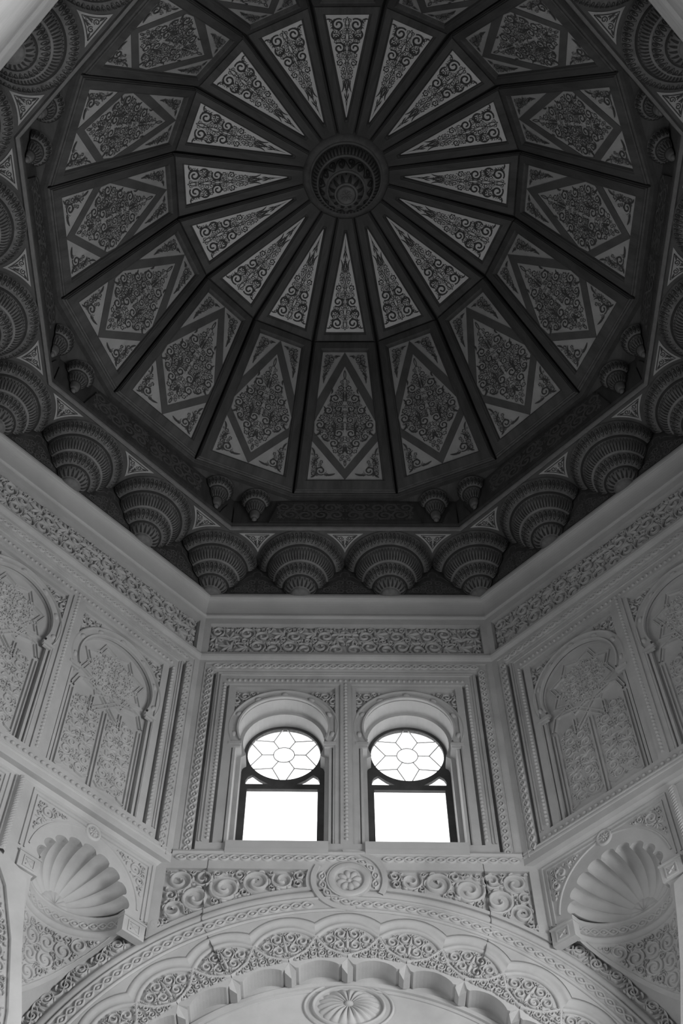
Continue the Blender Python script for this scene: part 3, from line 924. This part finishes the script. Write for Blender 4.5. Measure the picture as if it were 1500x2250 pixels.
# ------------------------------------------------------------------ windows
def window(idx, c, where):
    mw = side(90, A) @ Matrix.Translation((c, HZ, -.40))
    mb = MB(); R, ro, zb = .378, .347, 7.39-HZ; t0, t1 = 8.375-HZ, 8.432-HZ
    out = [(-.398, zb), (-.398, -.26), (-.372, -.19)]+arc(0, 0, R, 204, -24, 40)[1:-1]+[(.372, -.19), (.398, -.26), (.398, zb)]
    holes = [arc(0, 0, ro, 0, 354, 59), rect(-.328, .328, zb+.0, t0)]
    for s in (-1, 1):
        e = [(s*.33, t1+.008)]+[(s*x, y) for x, y in arc(0, 0, R+.012, -44, -66, 8)]
        e[-1] = (s*.155, t1+.008)
        e = [(s*.345, t1+.006), (s*.345, t1+.05), (s*.325, t1+.095), (s*.285, t1+.125), (s*.215, t1+.06), (s*.13, t1+.006)]
        holes.append(e)
    holes[1] = rect(-.328, .328, zb+.04, t0)
    plate(mb, out, holes, -.015, .02, True)
    w = link('window_%d' % idx, mb.mesh('window_frame', FRAME), None, mw, 'horseshoe window with hexagonal leaded roundel, '+where, 'window', 'structure')
    cm = MB()
    for i in range(6):
        a = rad(60*i); v = (.208*cos(a), .208*sin(a))
        for q in ((.1*cos(a), .1*sin(a)), (.35*cos(a+rad(26)), .35*sin(a+rad(26))), (.35*cos(a-rad(26)), .35*sin(a-rad(26)))):
            d = Vector(q)-Vector(v); n = Vector((-d.y, d.x)).normalized()*.0045
            plate(cm, [v+n.to_tuple() if False else (v[0]+n.x, v[1]+n.y), (q[0]+n.x, q[1]+n.y), (q[0]-n.x, q[1]-n.y), (v[0]-n.x, v[1]-n.y)], (), -.004, .006, True)
    plate(cm, arc(0, 0, .1045, 0, 350, 35), [arc(0, 0, .0955, 0, 350, 35)], -.004, .006, True)
    link('leading', cm.mesh('leading', CAME), w)
    def pane(p):
        m_ = MB(); plate(m_, p, (), -.002, .002, True); link('glass_pane', m_.mesh('glass_pane', GLASS), w)
    pane(arc(0, 0, .0955, 0, 345, 23))
    for i in range(6):
        a = 60*i
        p = lambda r, d: (r*cos(rad(d)), r*sin(rad(d)))
        pane([p(.1045, a+3), p(.205, a+1), p(.347, a+27)]+[p(.347, a+33), p(.205, a+59), p(.1045, a+57), p(.1045, a+30)])
        pane([p(.212, a)]+[p(.347, a-25+50*k/6) for k in range(7)])
    pane(rect(-.328, .328, zb+.04, t0))
    for s in (-1, 1): pane([(s*x, y) for x, y in ((.345, t1+.006), (.345, t1+.05), (.325, t1+.095), (.285, t1+.125), (.215, t1+.06), (.13, t1+.006))])
window(1, -WC, 'on the left of the pair')
window(2, WC, 'on the right of the pair')

# ------------------------------------------------------------------ painted wooden dome
R1, Z1, R2, Z2 = 2.9934, 11.985, 1.9646, 13.804
K16 = cos(rad(11.25)); RB, ZB = .46, 14.14
def face(phi, a0, z0, a1, z1):
    n = Vector((cos(rad(phi)), sin(rad(phi)), 0)); u = Vector((sin(rad(phi)), -cos(rad(phi)), 0))
    v = n*(a1-a0)+Vector((0, 0, z1-z0)); v.normalize()
    m = Matrix((u, v, u.cross(v))).transposed().to_4x4(); m.translation = n*a0+Vector((0, 0, z0+EYE)); return m
L1 = math.hypot(R1*K16-R2*K16, Z2-Z1); L2 = math.hypot(R2*K16-RB, ZB-Z2)

def rails(outer, inner, ws):
    """a raised frame cut into one mesh per side: loops between outer and inner polygons"""
    lo = []
    for t, w in ws: lo.append([(o[0]+(i[0]-o[0])*t, o[1]+(i[1]-o[1])*t, w) for o, i in zip(outer, inner)])
    out = []; n = len(outer)
    for s in range(n):
        e = (s+1) % n; mb = MB(); vs = []; fs = []
        for l in lo: vs += [l[s], l[e]]
        for j in range(len(lo)-1): fs.append((2*j, 2*j+1, 2*j+3, 2*j+2))
        mb.add(vs, fs); out.append(mb)
    return out
WS = [(0., -.04), (0., .008), (.09, .022), (.10, .034), (.17, .040), (.20, .052), (.80, .056), (.86, .046), (.93, .040), (1., .012)]

def trapezoid():
    h0, h1 = R1*sin(rad(11.25)), R2*sin(rad(11.25))
    def hw(v): return h0+(h1-h0)*v/L1
    j = .013
    outer = [(-h0+j, j*.5), (h0-j, j*.5), (h1-j, L1-j*.5), (-h1+j, L1-j*.5)]
    b0, b1, v0, v1 = .424, .261, .172, 1.925
    inner = [(-b0, v0), (b0, v0), (b1, v1), (-b1, v1)]
    bw = lambda v: b0+(b1-b0)*(v-v0)/(v1-v0)
    rl = [m.mesh(n, WOOD) for m, n in zip(rails(outer, inner, WS), ('rail', 'stile', 'rail', 'stile'))]
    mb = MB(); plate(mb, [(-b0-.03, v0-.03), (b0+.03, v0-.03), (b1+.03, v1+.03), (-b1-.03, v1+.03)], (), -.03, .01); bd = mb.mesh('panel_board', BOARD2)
    # strap of the rhombus, clipped by the frame
    so = [(0, 1.925), (.10, 1.73)]; st = MB()
    right_out_u = (bw(1.237)+.002, 1.237); right_out_l = (bw(.69)+.002, .69)
    R_ = [(0, v1-.002), right_out_u, right_out_l, (0, v0+.004)]
    outl = R_+[(-x, y) for x, y in R_[-2:0:-1]]
    ri = [(0, 1.725), (.352, .95), (.352, .80), (0, .317)]
    hole = ri+[(-x, y) for x, y in ri[-2:0:-1]]
    plate(st, outl, [hole], .01, .017); st = st.mesh('rhombus_strap', BAND)
    # scrolls, right half, as they stand on the panel
    circ = [(.113, 1.267, .058), (.05, 1.415, .040), (.069, 1.125, .046), (.192, 1.105, .052), (.258, 1.0, .038), (.287, .905, .057), (.064, .972, .044), (.165, .97, .030),
            (.072, .787, .060), (.231, .748, .042), (.128, .655, .055), (.047, .543, .036), (.113, .553, .029), (.05, .44, .022), (.165, .865, .034), (.03, 1.50, .022), (.155, 1.19, .018), (.20, .84, .02), (.012, .66, .012), (.02, .88, .014)]
    S = []
    rng = random.Random(4)
    S = scrolls(pack([(0, 1.60), (.33, .93), (.33, .82), (0, .36), (-.33, .82), (-.33, .93)], .03, .011, True, 150, .004, circ), .13, .013, 21, 0)
    S += [leaf(.015, 1.36, -pi/2, .13, .012, 0), leaf(.155, .80, 2.2, .15, .012, -.9), leaf(.13, .74, 1.7, .17, .013, -.6), leaf(.20, .82, .9, .10, .008, .5),
          leaf(.012, .62, -pi/2, .10, .014, .2), leaf(.28, .83, -1.2, .10, .012, .8), leaf(.19, .69, .2, .09, .010, 1.), leaf(.05, 1.05, pi/2, .10, .008, .3), leaf(.24, 1.06, 1.9, .1, .010, -.8), leaf(.16, 1.33, 1.9, .09, .009, -.8)]
    S = mirrored(S)
    for y0, y1 in ((1.53, 1.66), (.35, .42)):
        for s in (-1, 1): S.append(([(s*.012*sin(pi*i/6), y0+(y1-y0)*i/6) for i in range(7)], [.004]*7))
    C_ = scrolls(pack([(.405, .20), (.13, .20), (.395, .60)], .03, .012, False, 90, .014, [(.275, .289, .058), (.335, .485, .027), (.272, .405, .022)]), .13, .013, 7, 0)
    C_ += scrolls(pack([(.245, 1.90), (.045, 1.90), (.30, 1.40)], .03, .012, False, 90, .014, [(.155, 1.815, .040), (.20, 1.665, .026)]), .13, .013, 8, 0)
    C0 = scrolls([(.269, .289, .056)], .17, .01, 1)+scrolls([(.327, .485, .030)], .2, .01, 2)+scrolls([(.262, .405, .022)], .22, .01, 3)
    C_ += [leaf(.33, .25, -.9, .075, .011, .4), leaf(.23, .235, pi+.05, .12, .012, -.35), leaf(.345, .50, 1.4, .10, .009, -.3), leaf(.345, .36, 1.7, .12, .008, .8)]
    C0 += scrolls([(.145, 1.812, .037)], .2, .01, 4)+scrolls([(.195, 1.665, .024)], .22, .01, 5)
    C_ += [leaf(.115, 1.845, 2.6, .065, .009, .5), leaf(.18, 1.79, -1.1, .12, .009, .7), leaf(.205, 1.64, -1.0, .13, .009, -.4), leaf(.222, 1.57, -1.1, .10, .006, -.4)]
    S += mirrored(C_)
    pm = MB(); paint(pm, S, .0125); pm = pm.mesh('painted_scrollwork', PAINT)
    return bd, rl, st, pm

def crown():
    h0, h1 = R2*sin(rad(11.25)), RB*T16
    j = .017
    outer = [(-h0+j, j*.5), (h0-j, j*.5), (h1-.003, L2), (-h1+.003, L2)]
    inner = [(-.228, .126), (.228, .126), (.003, 1.29), (-.003, 1.29)]
    rl = [m.mesh(n, WOOD) for m, n in zip(rails(outer, inner, WS), ('rail', 'stile', 'rail', 'stile'))]
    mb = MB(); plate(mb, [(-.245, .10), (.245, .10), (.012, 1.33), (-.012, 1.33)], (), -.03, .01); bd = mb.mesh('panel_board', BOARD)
    circ = [(.095, .235, .066), (.082, .49, .060), (.110, .365, .036), (.070, .655, .036), (.038, .365, .026), (.052, .765, .022), (.045, .58, .016)]
    tri = [(0, 1.12), (.205, .16), (-.205, .16)]
    S = scrolls(pack(tri, .024, .0085, True, 150, .006, circ), .145, .012, 22, 0)
    S += [leaf(.14, .30, 1.2, .11, .010, 1.2), leaf(.06, .33, 1.0, .10, .012, -1.2), leaf(.02, .84, 1.62, .15, .007, .3), leaf(.045, .86, 1.75, .13, .007, -.5), leaf(.02, 1.0, 1.7, .10, .006, .4), leaf(.17, .19, -.6, .05, .008, .8)]
    n = 60
    S.append(([(.020*(1-i/n*.7)*abs(sin(pi*i/n*7)), .15+1.0*i/n) for i in range(n+1)], [.0034]*(n+1)))
    S.append(([(0, 1.14), (0, 1.22)], [.003, .001]))
    S = mirrored(S); pm = MB(); paint(pm, S, .0125); pm = pm.mesh('painted_scrollwork', PAINT)
    return bd, rl, None, pm

def dome():
    # closed outer shell of boards, the root of everything fixed in the ceiling
    mb = MB()
    lathe(mb, [(R1/K16*.997+.12, Z1-.02), (R1+.1, Z1+.02), (R2+.08, Z2+.09), (.3, ZB+.16), (0, ZB+.18)], 16, 11.25, 371.25)
    mb.v = [(x, y, z+EYE) for x, y, z in mb.v]
    root = link('ceiling', mb.mesh('ceiling', WOODB), None, None, 'sixteen sided dark wooden dome over the octagonal hall', 'ceiling', 'structure')
    for nm, parts, a0, z0, a1, z1 in (('dome_panel', trapezoid(), R1*K16, Z1, R2*K16, Z2), ('crown_panel', crown(), R2*K16, Z2, RB, ZB)):
        bd, rl, st, pm = parts
        for i in range(16):
            p = link(nm, bd, root, face(90+22.5*i, a0, z0, a1, z1))
            for r, n in zip(rl, ('rail', 'stile', 'rail', 'stile')): link(n, r, p)
            if st: link('rhombus_strap', st, p)
            link('painted_scrollwork', pm, p)
    # dark mouldings round both rings
    rm = MB(); a = R1*K16
    P = [(a+.06, Z1-.055), (a+.012, Z1-.055), (a, Z1-.045), (a+.008, Z1-.03), (a-.012, Z1-.012), (a-.004, Z1+.004), (a+.02, Z1+.02)]
    vs = []; fs = []
    for w, z in P: vs += [(-w*T16, z, -w), (w*T16, z, -w)]
    for i in range(len(P)-1): fs.append((2*i, 2*i+1, 2*i+3, 2*i+2))
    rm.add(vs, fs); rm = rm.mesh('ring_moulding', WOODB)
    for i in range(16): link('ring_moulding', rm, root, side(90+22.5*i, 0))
    return root
CEIL = dome()

# turned pendants: profile tiers are quarter-round bowls stepping in and down
def tiers(T, tip):
    P = []; marks = []
    for (r0, z0, r1, z1) in T:
        s = len(P)
        for i in range(7):
            t = i/6*pi/2; P.append((r1+(r0-r1)*cos(t), z0+(z1-z0)*sin(t)))
        marks.append((s, len(P)-1))
    return P+tip, marks
def on_profile(P, lo, hi, off=.003):
    q = np.array(P[lo:hi+1]); d = np.r_[0, np.cumsum(np.hypot(*np.diff(q, axis=0).T))]; d /= d[-1]
    def fn(th, s, w):
        r = float(np.interp(s, d, q[:, 0])); z = float(np.interp(s, d, q[:, 1]))
        return ((r+off)*cos(th), (r+off)*sin(th), z-off*.8-w)
    return fn
def scroll_row(n, th0, th1, asp):
    """running scrolls along an arc, in units of (angle, 0..1 across the tier)"""
    S = []; st = (th1-th0)/n
    for i in range(n):
        c = th0+(i+.5)*st; up = i % 2
        p, w = spiral(0, 0, .32, -pi/2 if up else pi/2, 1 if up else -1, 1.4, 16, .2)
        S.append(([(c+x*st*1.15, .5+(.06 if up else -.06)+y*.95) for x, y in p], [st*.085]*len(p)))
        S.append(([(c+st*(-.5+t*1.), .5+.36*sin(pi*(t+i))) for t in np.linspace(0, 1, 6)], [st*.05]*6))
    return S
def leaf_row(n, th0, th1):
    S = []; st = (th1-th0)/n
    for i in range(n):
        c = th0+(i+.5)*st
        S.append(([(c, .96-.72*t) for t in np.linspace(0, 1, 6)], [st*.30*q for q in (1, .95, .75, .5, .28, .05)]))
        S.append(([(c+st*.5, .08+.3*t) for t in np.linspace(0, 1, 4)], [st*.10*q for q in (.3, 1, .7, .1)]))
    return S
def ring_groove(mb, P, i, a0, a1, n, dr=.006, dz=.012):
    r, z = P[i]; lathe(mb, [(r+.002, z+dz), (r+dr, z+dz*.3), (r+dr, z-dz*.5), (r-.012, z-dz)], n, a0, a1)

CT = [(.474, .555, .375, .425), (.362, .415, .287, .262), (.282, .252, .186, .132), (.176, .125, .108, .025)]
CTIP = [(.104, .012), (.10, -.005), (.07, -.02), (.03, -.028), (0, -.03)]
def cup_meshes(half):
    P, mk = tiers(CT, CTIP); a0, a1 = -90-half, -90+half
    mb = MB(); lathe(mb, P, 44, a0, a1); body = mb.mesh('cup_body', CUPM, True)
    ln = MB(); li = MB()
    for i, (s, e) in enumerate(mk[:-1]):
        ring_groove(ln if i != 1 else li, P, e, a0, a1, 44, .008 if i != 1 else .012, .016)
    pm = MB(); t0, t1 = rad(a0), rad(a1); k = half/90
    for (s, e), S in zip(mk, (scroll_row(int(32*k), t0, t1, 1), leaf_row(int(34*k), t0, t1), scroll_row(int(18*k), t0, t1, 1), leaf_row(int(11*k), t0, t1))):
        fn = on_profile(P, s, e)
        for p, w in S: stroke_uv(pm, p, w, fn)
    return body, ln.mesh('dark_ring', CUPP, True), li.mesh('pale_ring', LIP, True), pm.mesh('painted_ornament', CUPP)
def stroke_uv(mb, pts, wid, fn):
    """flat ribbon in (angle, across) space; the width is an angle"""
    P = np.array(pts, float); T = np.gradient(P, axis=0); T[:, 1] *= .35
    l = np.hypot(T[:, 0], T[:, 1]); l[l == 0] = 1; T /= l[:, None]; W = np.array(wid, float); vs = []
    for i in range(len(P)):
        for s in (-1, 1):
            vs.append(fn(P[i, 0]-s*T[i, 1]*W[i], min(.99, max(.01, P[i, 1]+s*T[i, 0]*W[i]*2.6)), 0))
    mb.add(vs, [(2*i, 2*i+1, 2*i+3, 2*i+2) for i in range(len(P)-1)])

def axis_mat(phi, a, z, u=0):
    """origin on the axis of a pendant; local -y looks into the room"""
    n = Vector((cos(rad(phi)), sin(rad(phi)), 0)); t = Vector((sin(rad(phi)), -cos(rad(phi)), 0))
    m = Matrix((t, n, Vector((0, 0, 1)))).transposed().to_4x4(); m.translation = n*a+t*u+Vector((0, 0, z+EYE)); return m
def hang(name, meshes, m, label, group):
    body, ln, li, pm = meshes
    o = link(name, body, None, m, label, 'pendant', None, group)
    link('dark_ring', ln, o)['kind'] = 'stuff'
    if li: link('pale_ring', li, o)
    link('painted_ornament', pm, o)
    return o
SEEN = ['left', 'front_left', 'front', 'front_right', 'right', 'back_left', 'back_right']
ORDER = ['front', 'front_left', 'left', 'back_left', 'back', 'back_right', 'right', 'front_right']
cm_half, cm_corner = cup_meshes(88), cup_meshes(66)
ZC = 10.80
for i, nm in enumerate(ORDER):
    phi = SIDES[nm]
    if nm != 'back':
        for s in (-1, 1):
            hang('turned_pendant', cm_half, axis_mat(phi, 3.487, ZC, s*.481), "large turned wooden cup on the octagon's %s, the %s of its two" % (WORDS[nm], which(nm, s)), 'large turned cups below the wooden frieze')
    nx = ORDER[(i+1) % 8]
    if nm not in ('back',) and nx not in ('back',):
        hang('turned_pendant', cm_corner, axis_mat(phi+22.5, 3.487/cos(rad(22.5))-.01, ZC, 0), 'large turned wooden cup in the octagon corner between %s and %s' % (WORDS[nm], WORDS[nx]), 'large turned cups below the wooden frieze')

ST = [(.168, .41, .112, .29), (.104, .28, .06, .15), (.055, .14, .03, .05)]
def small_meshes():
    P, mk = tiers(ST, [(.03, .045), (.024, .01), (0, 0)]); a0, a1 = -178, -2
    mb = MB(); lathe(mb, P, 28, a0, a1); body = mb.mesh('small_cup_body', CUPM, True)
    ln = MB()
    for s, e in mk[:-1]: ring_groove(ln, P, e, a0, a1, 28, .006, .012)
    pm = MB(); t0, t1 = rad(a0), rad(a1)
    for (s, e), S in zip(mk, (scroll_row(12, t0, t1, 1), leaf_row(10, t0, t1))):
        fn = on_profile(P, s, e)
        for p, w in S: stroke_uv(pm, p, w, fn)
    return body, ln.mesh('dark_ring', CUPP, True), None, pm.mesh('painted_ornament', CUPP)
sm = small_meshes()
for nm in SEEN:
    for s in (-1, 1):
        hang('small_pendant', sm, axis_mat(SIDES[nm], 2.985, 11.49, s*.995), "small turned wooden cup at the %s end of the %s's frieze" % (which(nm, s), WORDS[nm]), 'small turned cups in the corners of the frieze')

BT = [(.51, .80, .40, .66), (.385, .64, .315, .47), (.30, .45, .205, .26), (.195, .24, .115, .10)]
def boss():
    P, mk = tiers(BT, [(.105, .085), (.10, .06), (.085, .05), (.06, .062), (0, .07)])
    P = [(.50, .86), (.515, .83)]+P; mk = [(a+2, b+2) for a, b in mk]
    mb = MB(); lathe(mb, P, 64); m = Matrix.Translation((0, 0, 13.38+EYE))
    o = link('dome_boss', mb.mesh('dome_boss', CUPM, True), None, m, 'stepped round wooden boss hanging from the centre of the dome', 'boss')
    ln = MB(); li = MB()
    for i, (s, e) in enumerate(mk):
        r, z = P[e]; lathe(li, [(r-.002, z+.012), (r+.014, z+.004), (r+.014, z-.014), (r-.006, z-.022)], 64)
    link('pale_ring', li.mesh('pale_ring', LIP, True), o)
    lathe(ln, [(.49, .87), (.525, .85), (.527, .825), (.512, .80), (.505, .78)], 64); link('dark_ring', ln.mesh('dark_ring', CUPP, True), o)
    pm = MB()
    for (s, e), S in zip(mk[1:], (leaf_row(56, 0, 2*pi), scroll_row(16, 0, 2*pi, 1), leaf_row(12, 0, 2*pi))):
        fn = on_profile(P, s, e)
        for p, w in S: stroke_uv(pm, p, w, fn)
    link('painted_ornament', pm.mesh('painted_ornament', CUPP), o)
    rs = MB()
    for i in range(8):
        a = rad(45*i); p, w = leaf(.012*cos(a), .012*sin(a), a, .06, .014, 0, 6)
        stroke(rs, p, w, -.012, .066, DOME)
    link('rosette', rs.mesh('rosette', CUPM, True), o)
boss()

# ------------------------------------------------------------------ wooden frieze round the octagon
def soff(u, a, w): return (u, 11.372-w, -a)
TRI_C = .478
def trim_meshes():
    D = {}
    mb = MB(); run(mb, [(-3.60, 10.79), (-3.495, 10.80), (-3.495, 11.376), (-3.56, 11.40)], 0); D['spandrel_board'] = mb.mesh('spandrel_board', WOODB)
    mb = MB(); run(mb, [(-3.52, 11.374), (-3.02, 11.374)], 0); D['soffit_board'] = mb.mesh('soffit_board', BAND)
    mb = MB(); run(mb, [(-3.03, 11.374), (-3.012, 11.352), (-2.992, 11.352), (-2.984, 11.37), (-2.984, 11.395), (-2.995, 11.402)], 0); D['lip_moulding'] = mb.mesh('lip_moulding', LIP)
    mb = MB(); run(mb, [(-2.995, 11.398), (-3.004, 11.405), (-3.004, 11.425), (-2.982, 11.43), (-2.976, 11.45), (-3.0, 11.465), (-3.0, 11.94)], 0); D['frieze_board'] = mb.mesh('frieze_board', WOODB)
    mb = MB(); plate(mb, [(-.83, 11.475), (.83, 11.475), (.80, 11.60), (.74, 11.82), (.70, 11.88), (-.70, 11.88), (-.74, 11.82), (-.80, 11.60)], (), -3.0, -2.975)
    for s in (-1, 1): plate(mb, [(s*1.06, 11.475), (s*1.225, 11.475), (s*1.225, 11.75), (s*1.15, 11.72), (s*1.10, 11.60)], (), -3.0, -2.98)
    D['frieze_panel'] = mb.mesh('frieze_panel', WOODB)
    S = mirrored(scrolls(pack(rect(-.76, .76, 11.51, 11.84), .085, .012, True, 170), .15, .018, 31))
    mb = MB(); paint(mb, [(p, w) for p, w in S if max(abs(x) for x, y in p) < .80], .002, lambda u, z, w: (u, z, -2.975+w))
    D['painted_frieze'] = mb.mesh('painted_scrollwork', PAINTL)
    # painted triangles of the soffit
    tb = MB(); tp = MB()
    for c in (-.956, 0, .956):
        def tri_poly(R, top):
            q0 = math.asin((3.487-top)/R); q1 = math.acos(min(1, .481/R))
            pr = [(.481-R*cos(t), 3.487-R*sin(t)) for t in np.linspace(q1, q0, 9)]
            return pr+[(-x, a) for x, a in pr[:0:-1]]
        poly = tri_poly(.512, 3.062)
        plate2 = MB(); plate(plate2, poly, (), 0, .004)
        tb.add([soff(c+x, a, w) for x, a, w in plate2.v], plate2.f)
        stroke(tp, [(c+x, a) for x, a in tri_poly(.535, 3.08)], .005, .006, 0, FLAT, soff, True)
        S = mirrored([spiral(.042, 3.118, .028, pi, -1, 1.3, 16, .15), leaf(.065, 3.105, -.1, .05, .008, -.5), leaf(.01, 3.145, 1.3, .07, .009, .5), leaf(.03, 3.15, 1.5, .035, .006, 1.)])
        S += [([(.008*sin(2*pi*i/12), 3.18+.05*i/12) for i in range(13)], [.003]*13)]
        paint(tp, [([(c+x, a) for x, a in p], w) for p, w in S], .006, soff)
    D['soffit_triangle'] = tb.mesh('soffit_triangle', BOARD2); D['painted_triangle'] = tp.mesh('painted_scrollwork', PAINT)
    # wavy outlined triangles on the spandrel boards
    sp = MB()
    fnw = lambda u, z, w: (u, z, -3.495+w)
    half = [(0, 11.25), (.035, 11.235), (.05, 11.20), (.045, 11.17), (.09, 11.165), (.12, 11.13), (.155, 11.09), (.20, 11.06), (.225, 11.01), (.28, 10.98), (.30, 10.93), (.35, 10.915), (.38, 10.87), (.40, 10.85)]
    polyt = [(0, 11.19), (.04, 11.12), (.14, 11.05), (.20, 10.98), (.27, 10.92), (.30, 10.86), (-.30, 10.86), (-.27, 10.92), (-.20, 10.98), (-.14, 11.05), (-.04, 11.12)]
    Sx = mirrored(scrolls(pack(polyt, .045, .009, True, 90), .16, .013, 33))
    for c in (-.956, 0, .956):
        for s in (-1, 1): stroke(sp, [(c+s*x, z) for x, z in half], .006, .004, 0, FLAT, fnw)
        paint(sp, [([(c+x, z) for x, z in p], w) for p, w in Sx], .004, fnw)
    D['painted_spandrel'] = sp.mesh('painted_scrollwork', PAINTL)
    return D
TD = trim_meshes()
for i, nm in enumerate(ORDER):
    mw = side(SIDES[nm], 0)
    r = link('trim_%d' % (i+1), TD['spandrel_board'], None, mw, 'painted dark wood frieze and soffit on the '+WORDS[nm], 'trim', 'structure')
    link('painted_scrollwork', TD['painted_spandrel'], r)
    sb = link('soffit_board', TD['soffit_board'], r); link('soffit_triangle', TD['soffit_triangle'], sb); link('painted_scrollwork', TD['painted_triangle'], sb)
    link('lip_moulding', TD['lip_moulding'], r)
    fb = link('frieze_board', TD['frieze_board'], r); link('frieze_panel', TD['frieze_panel'], fb); link('painted_scrollwork', TD['painted_frieze'], fb)
def corner_board():
    mb = MB(); n = 8; o = [(3.06/cos(rad(22.5))*cos(rad(22.5+45*i)), 3.06/cos(rad(22.5))*sin(rad(22.5+45*i))) for i in range(8)]
    h = [((R1+.012)*cos(rad(11.25+22.5*i)), (R1+.012)*sin(rad(11.25+22.5*i))) for i in range(16)]
    t = MB(); plate(t, o, [h], 0, .02); mb.add([(x, y, 11.932-z+EYE+.02) for x, y, z in t.v], [f[::-1] for f in t.f])
    link('corner_board', mb.mesh('corner_board', WOOD), CEIL)
corner_board()
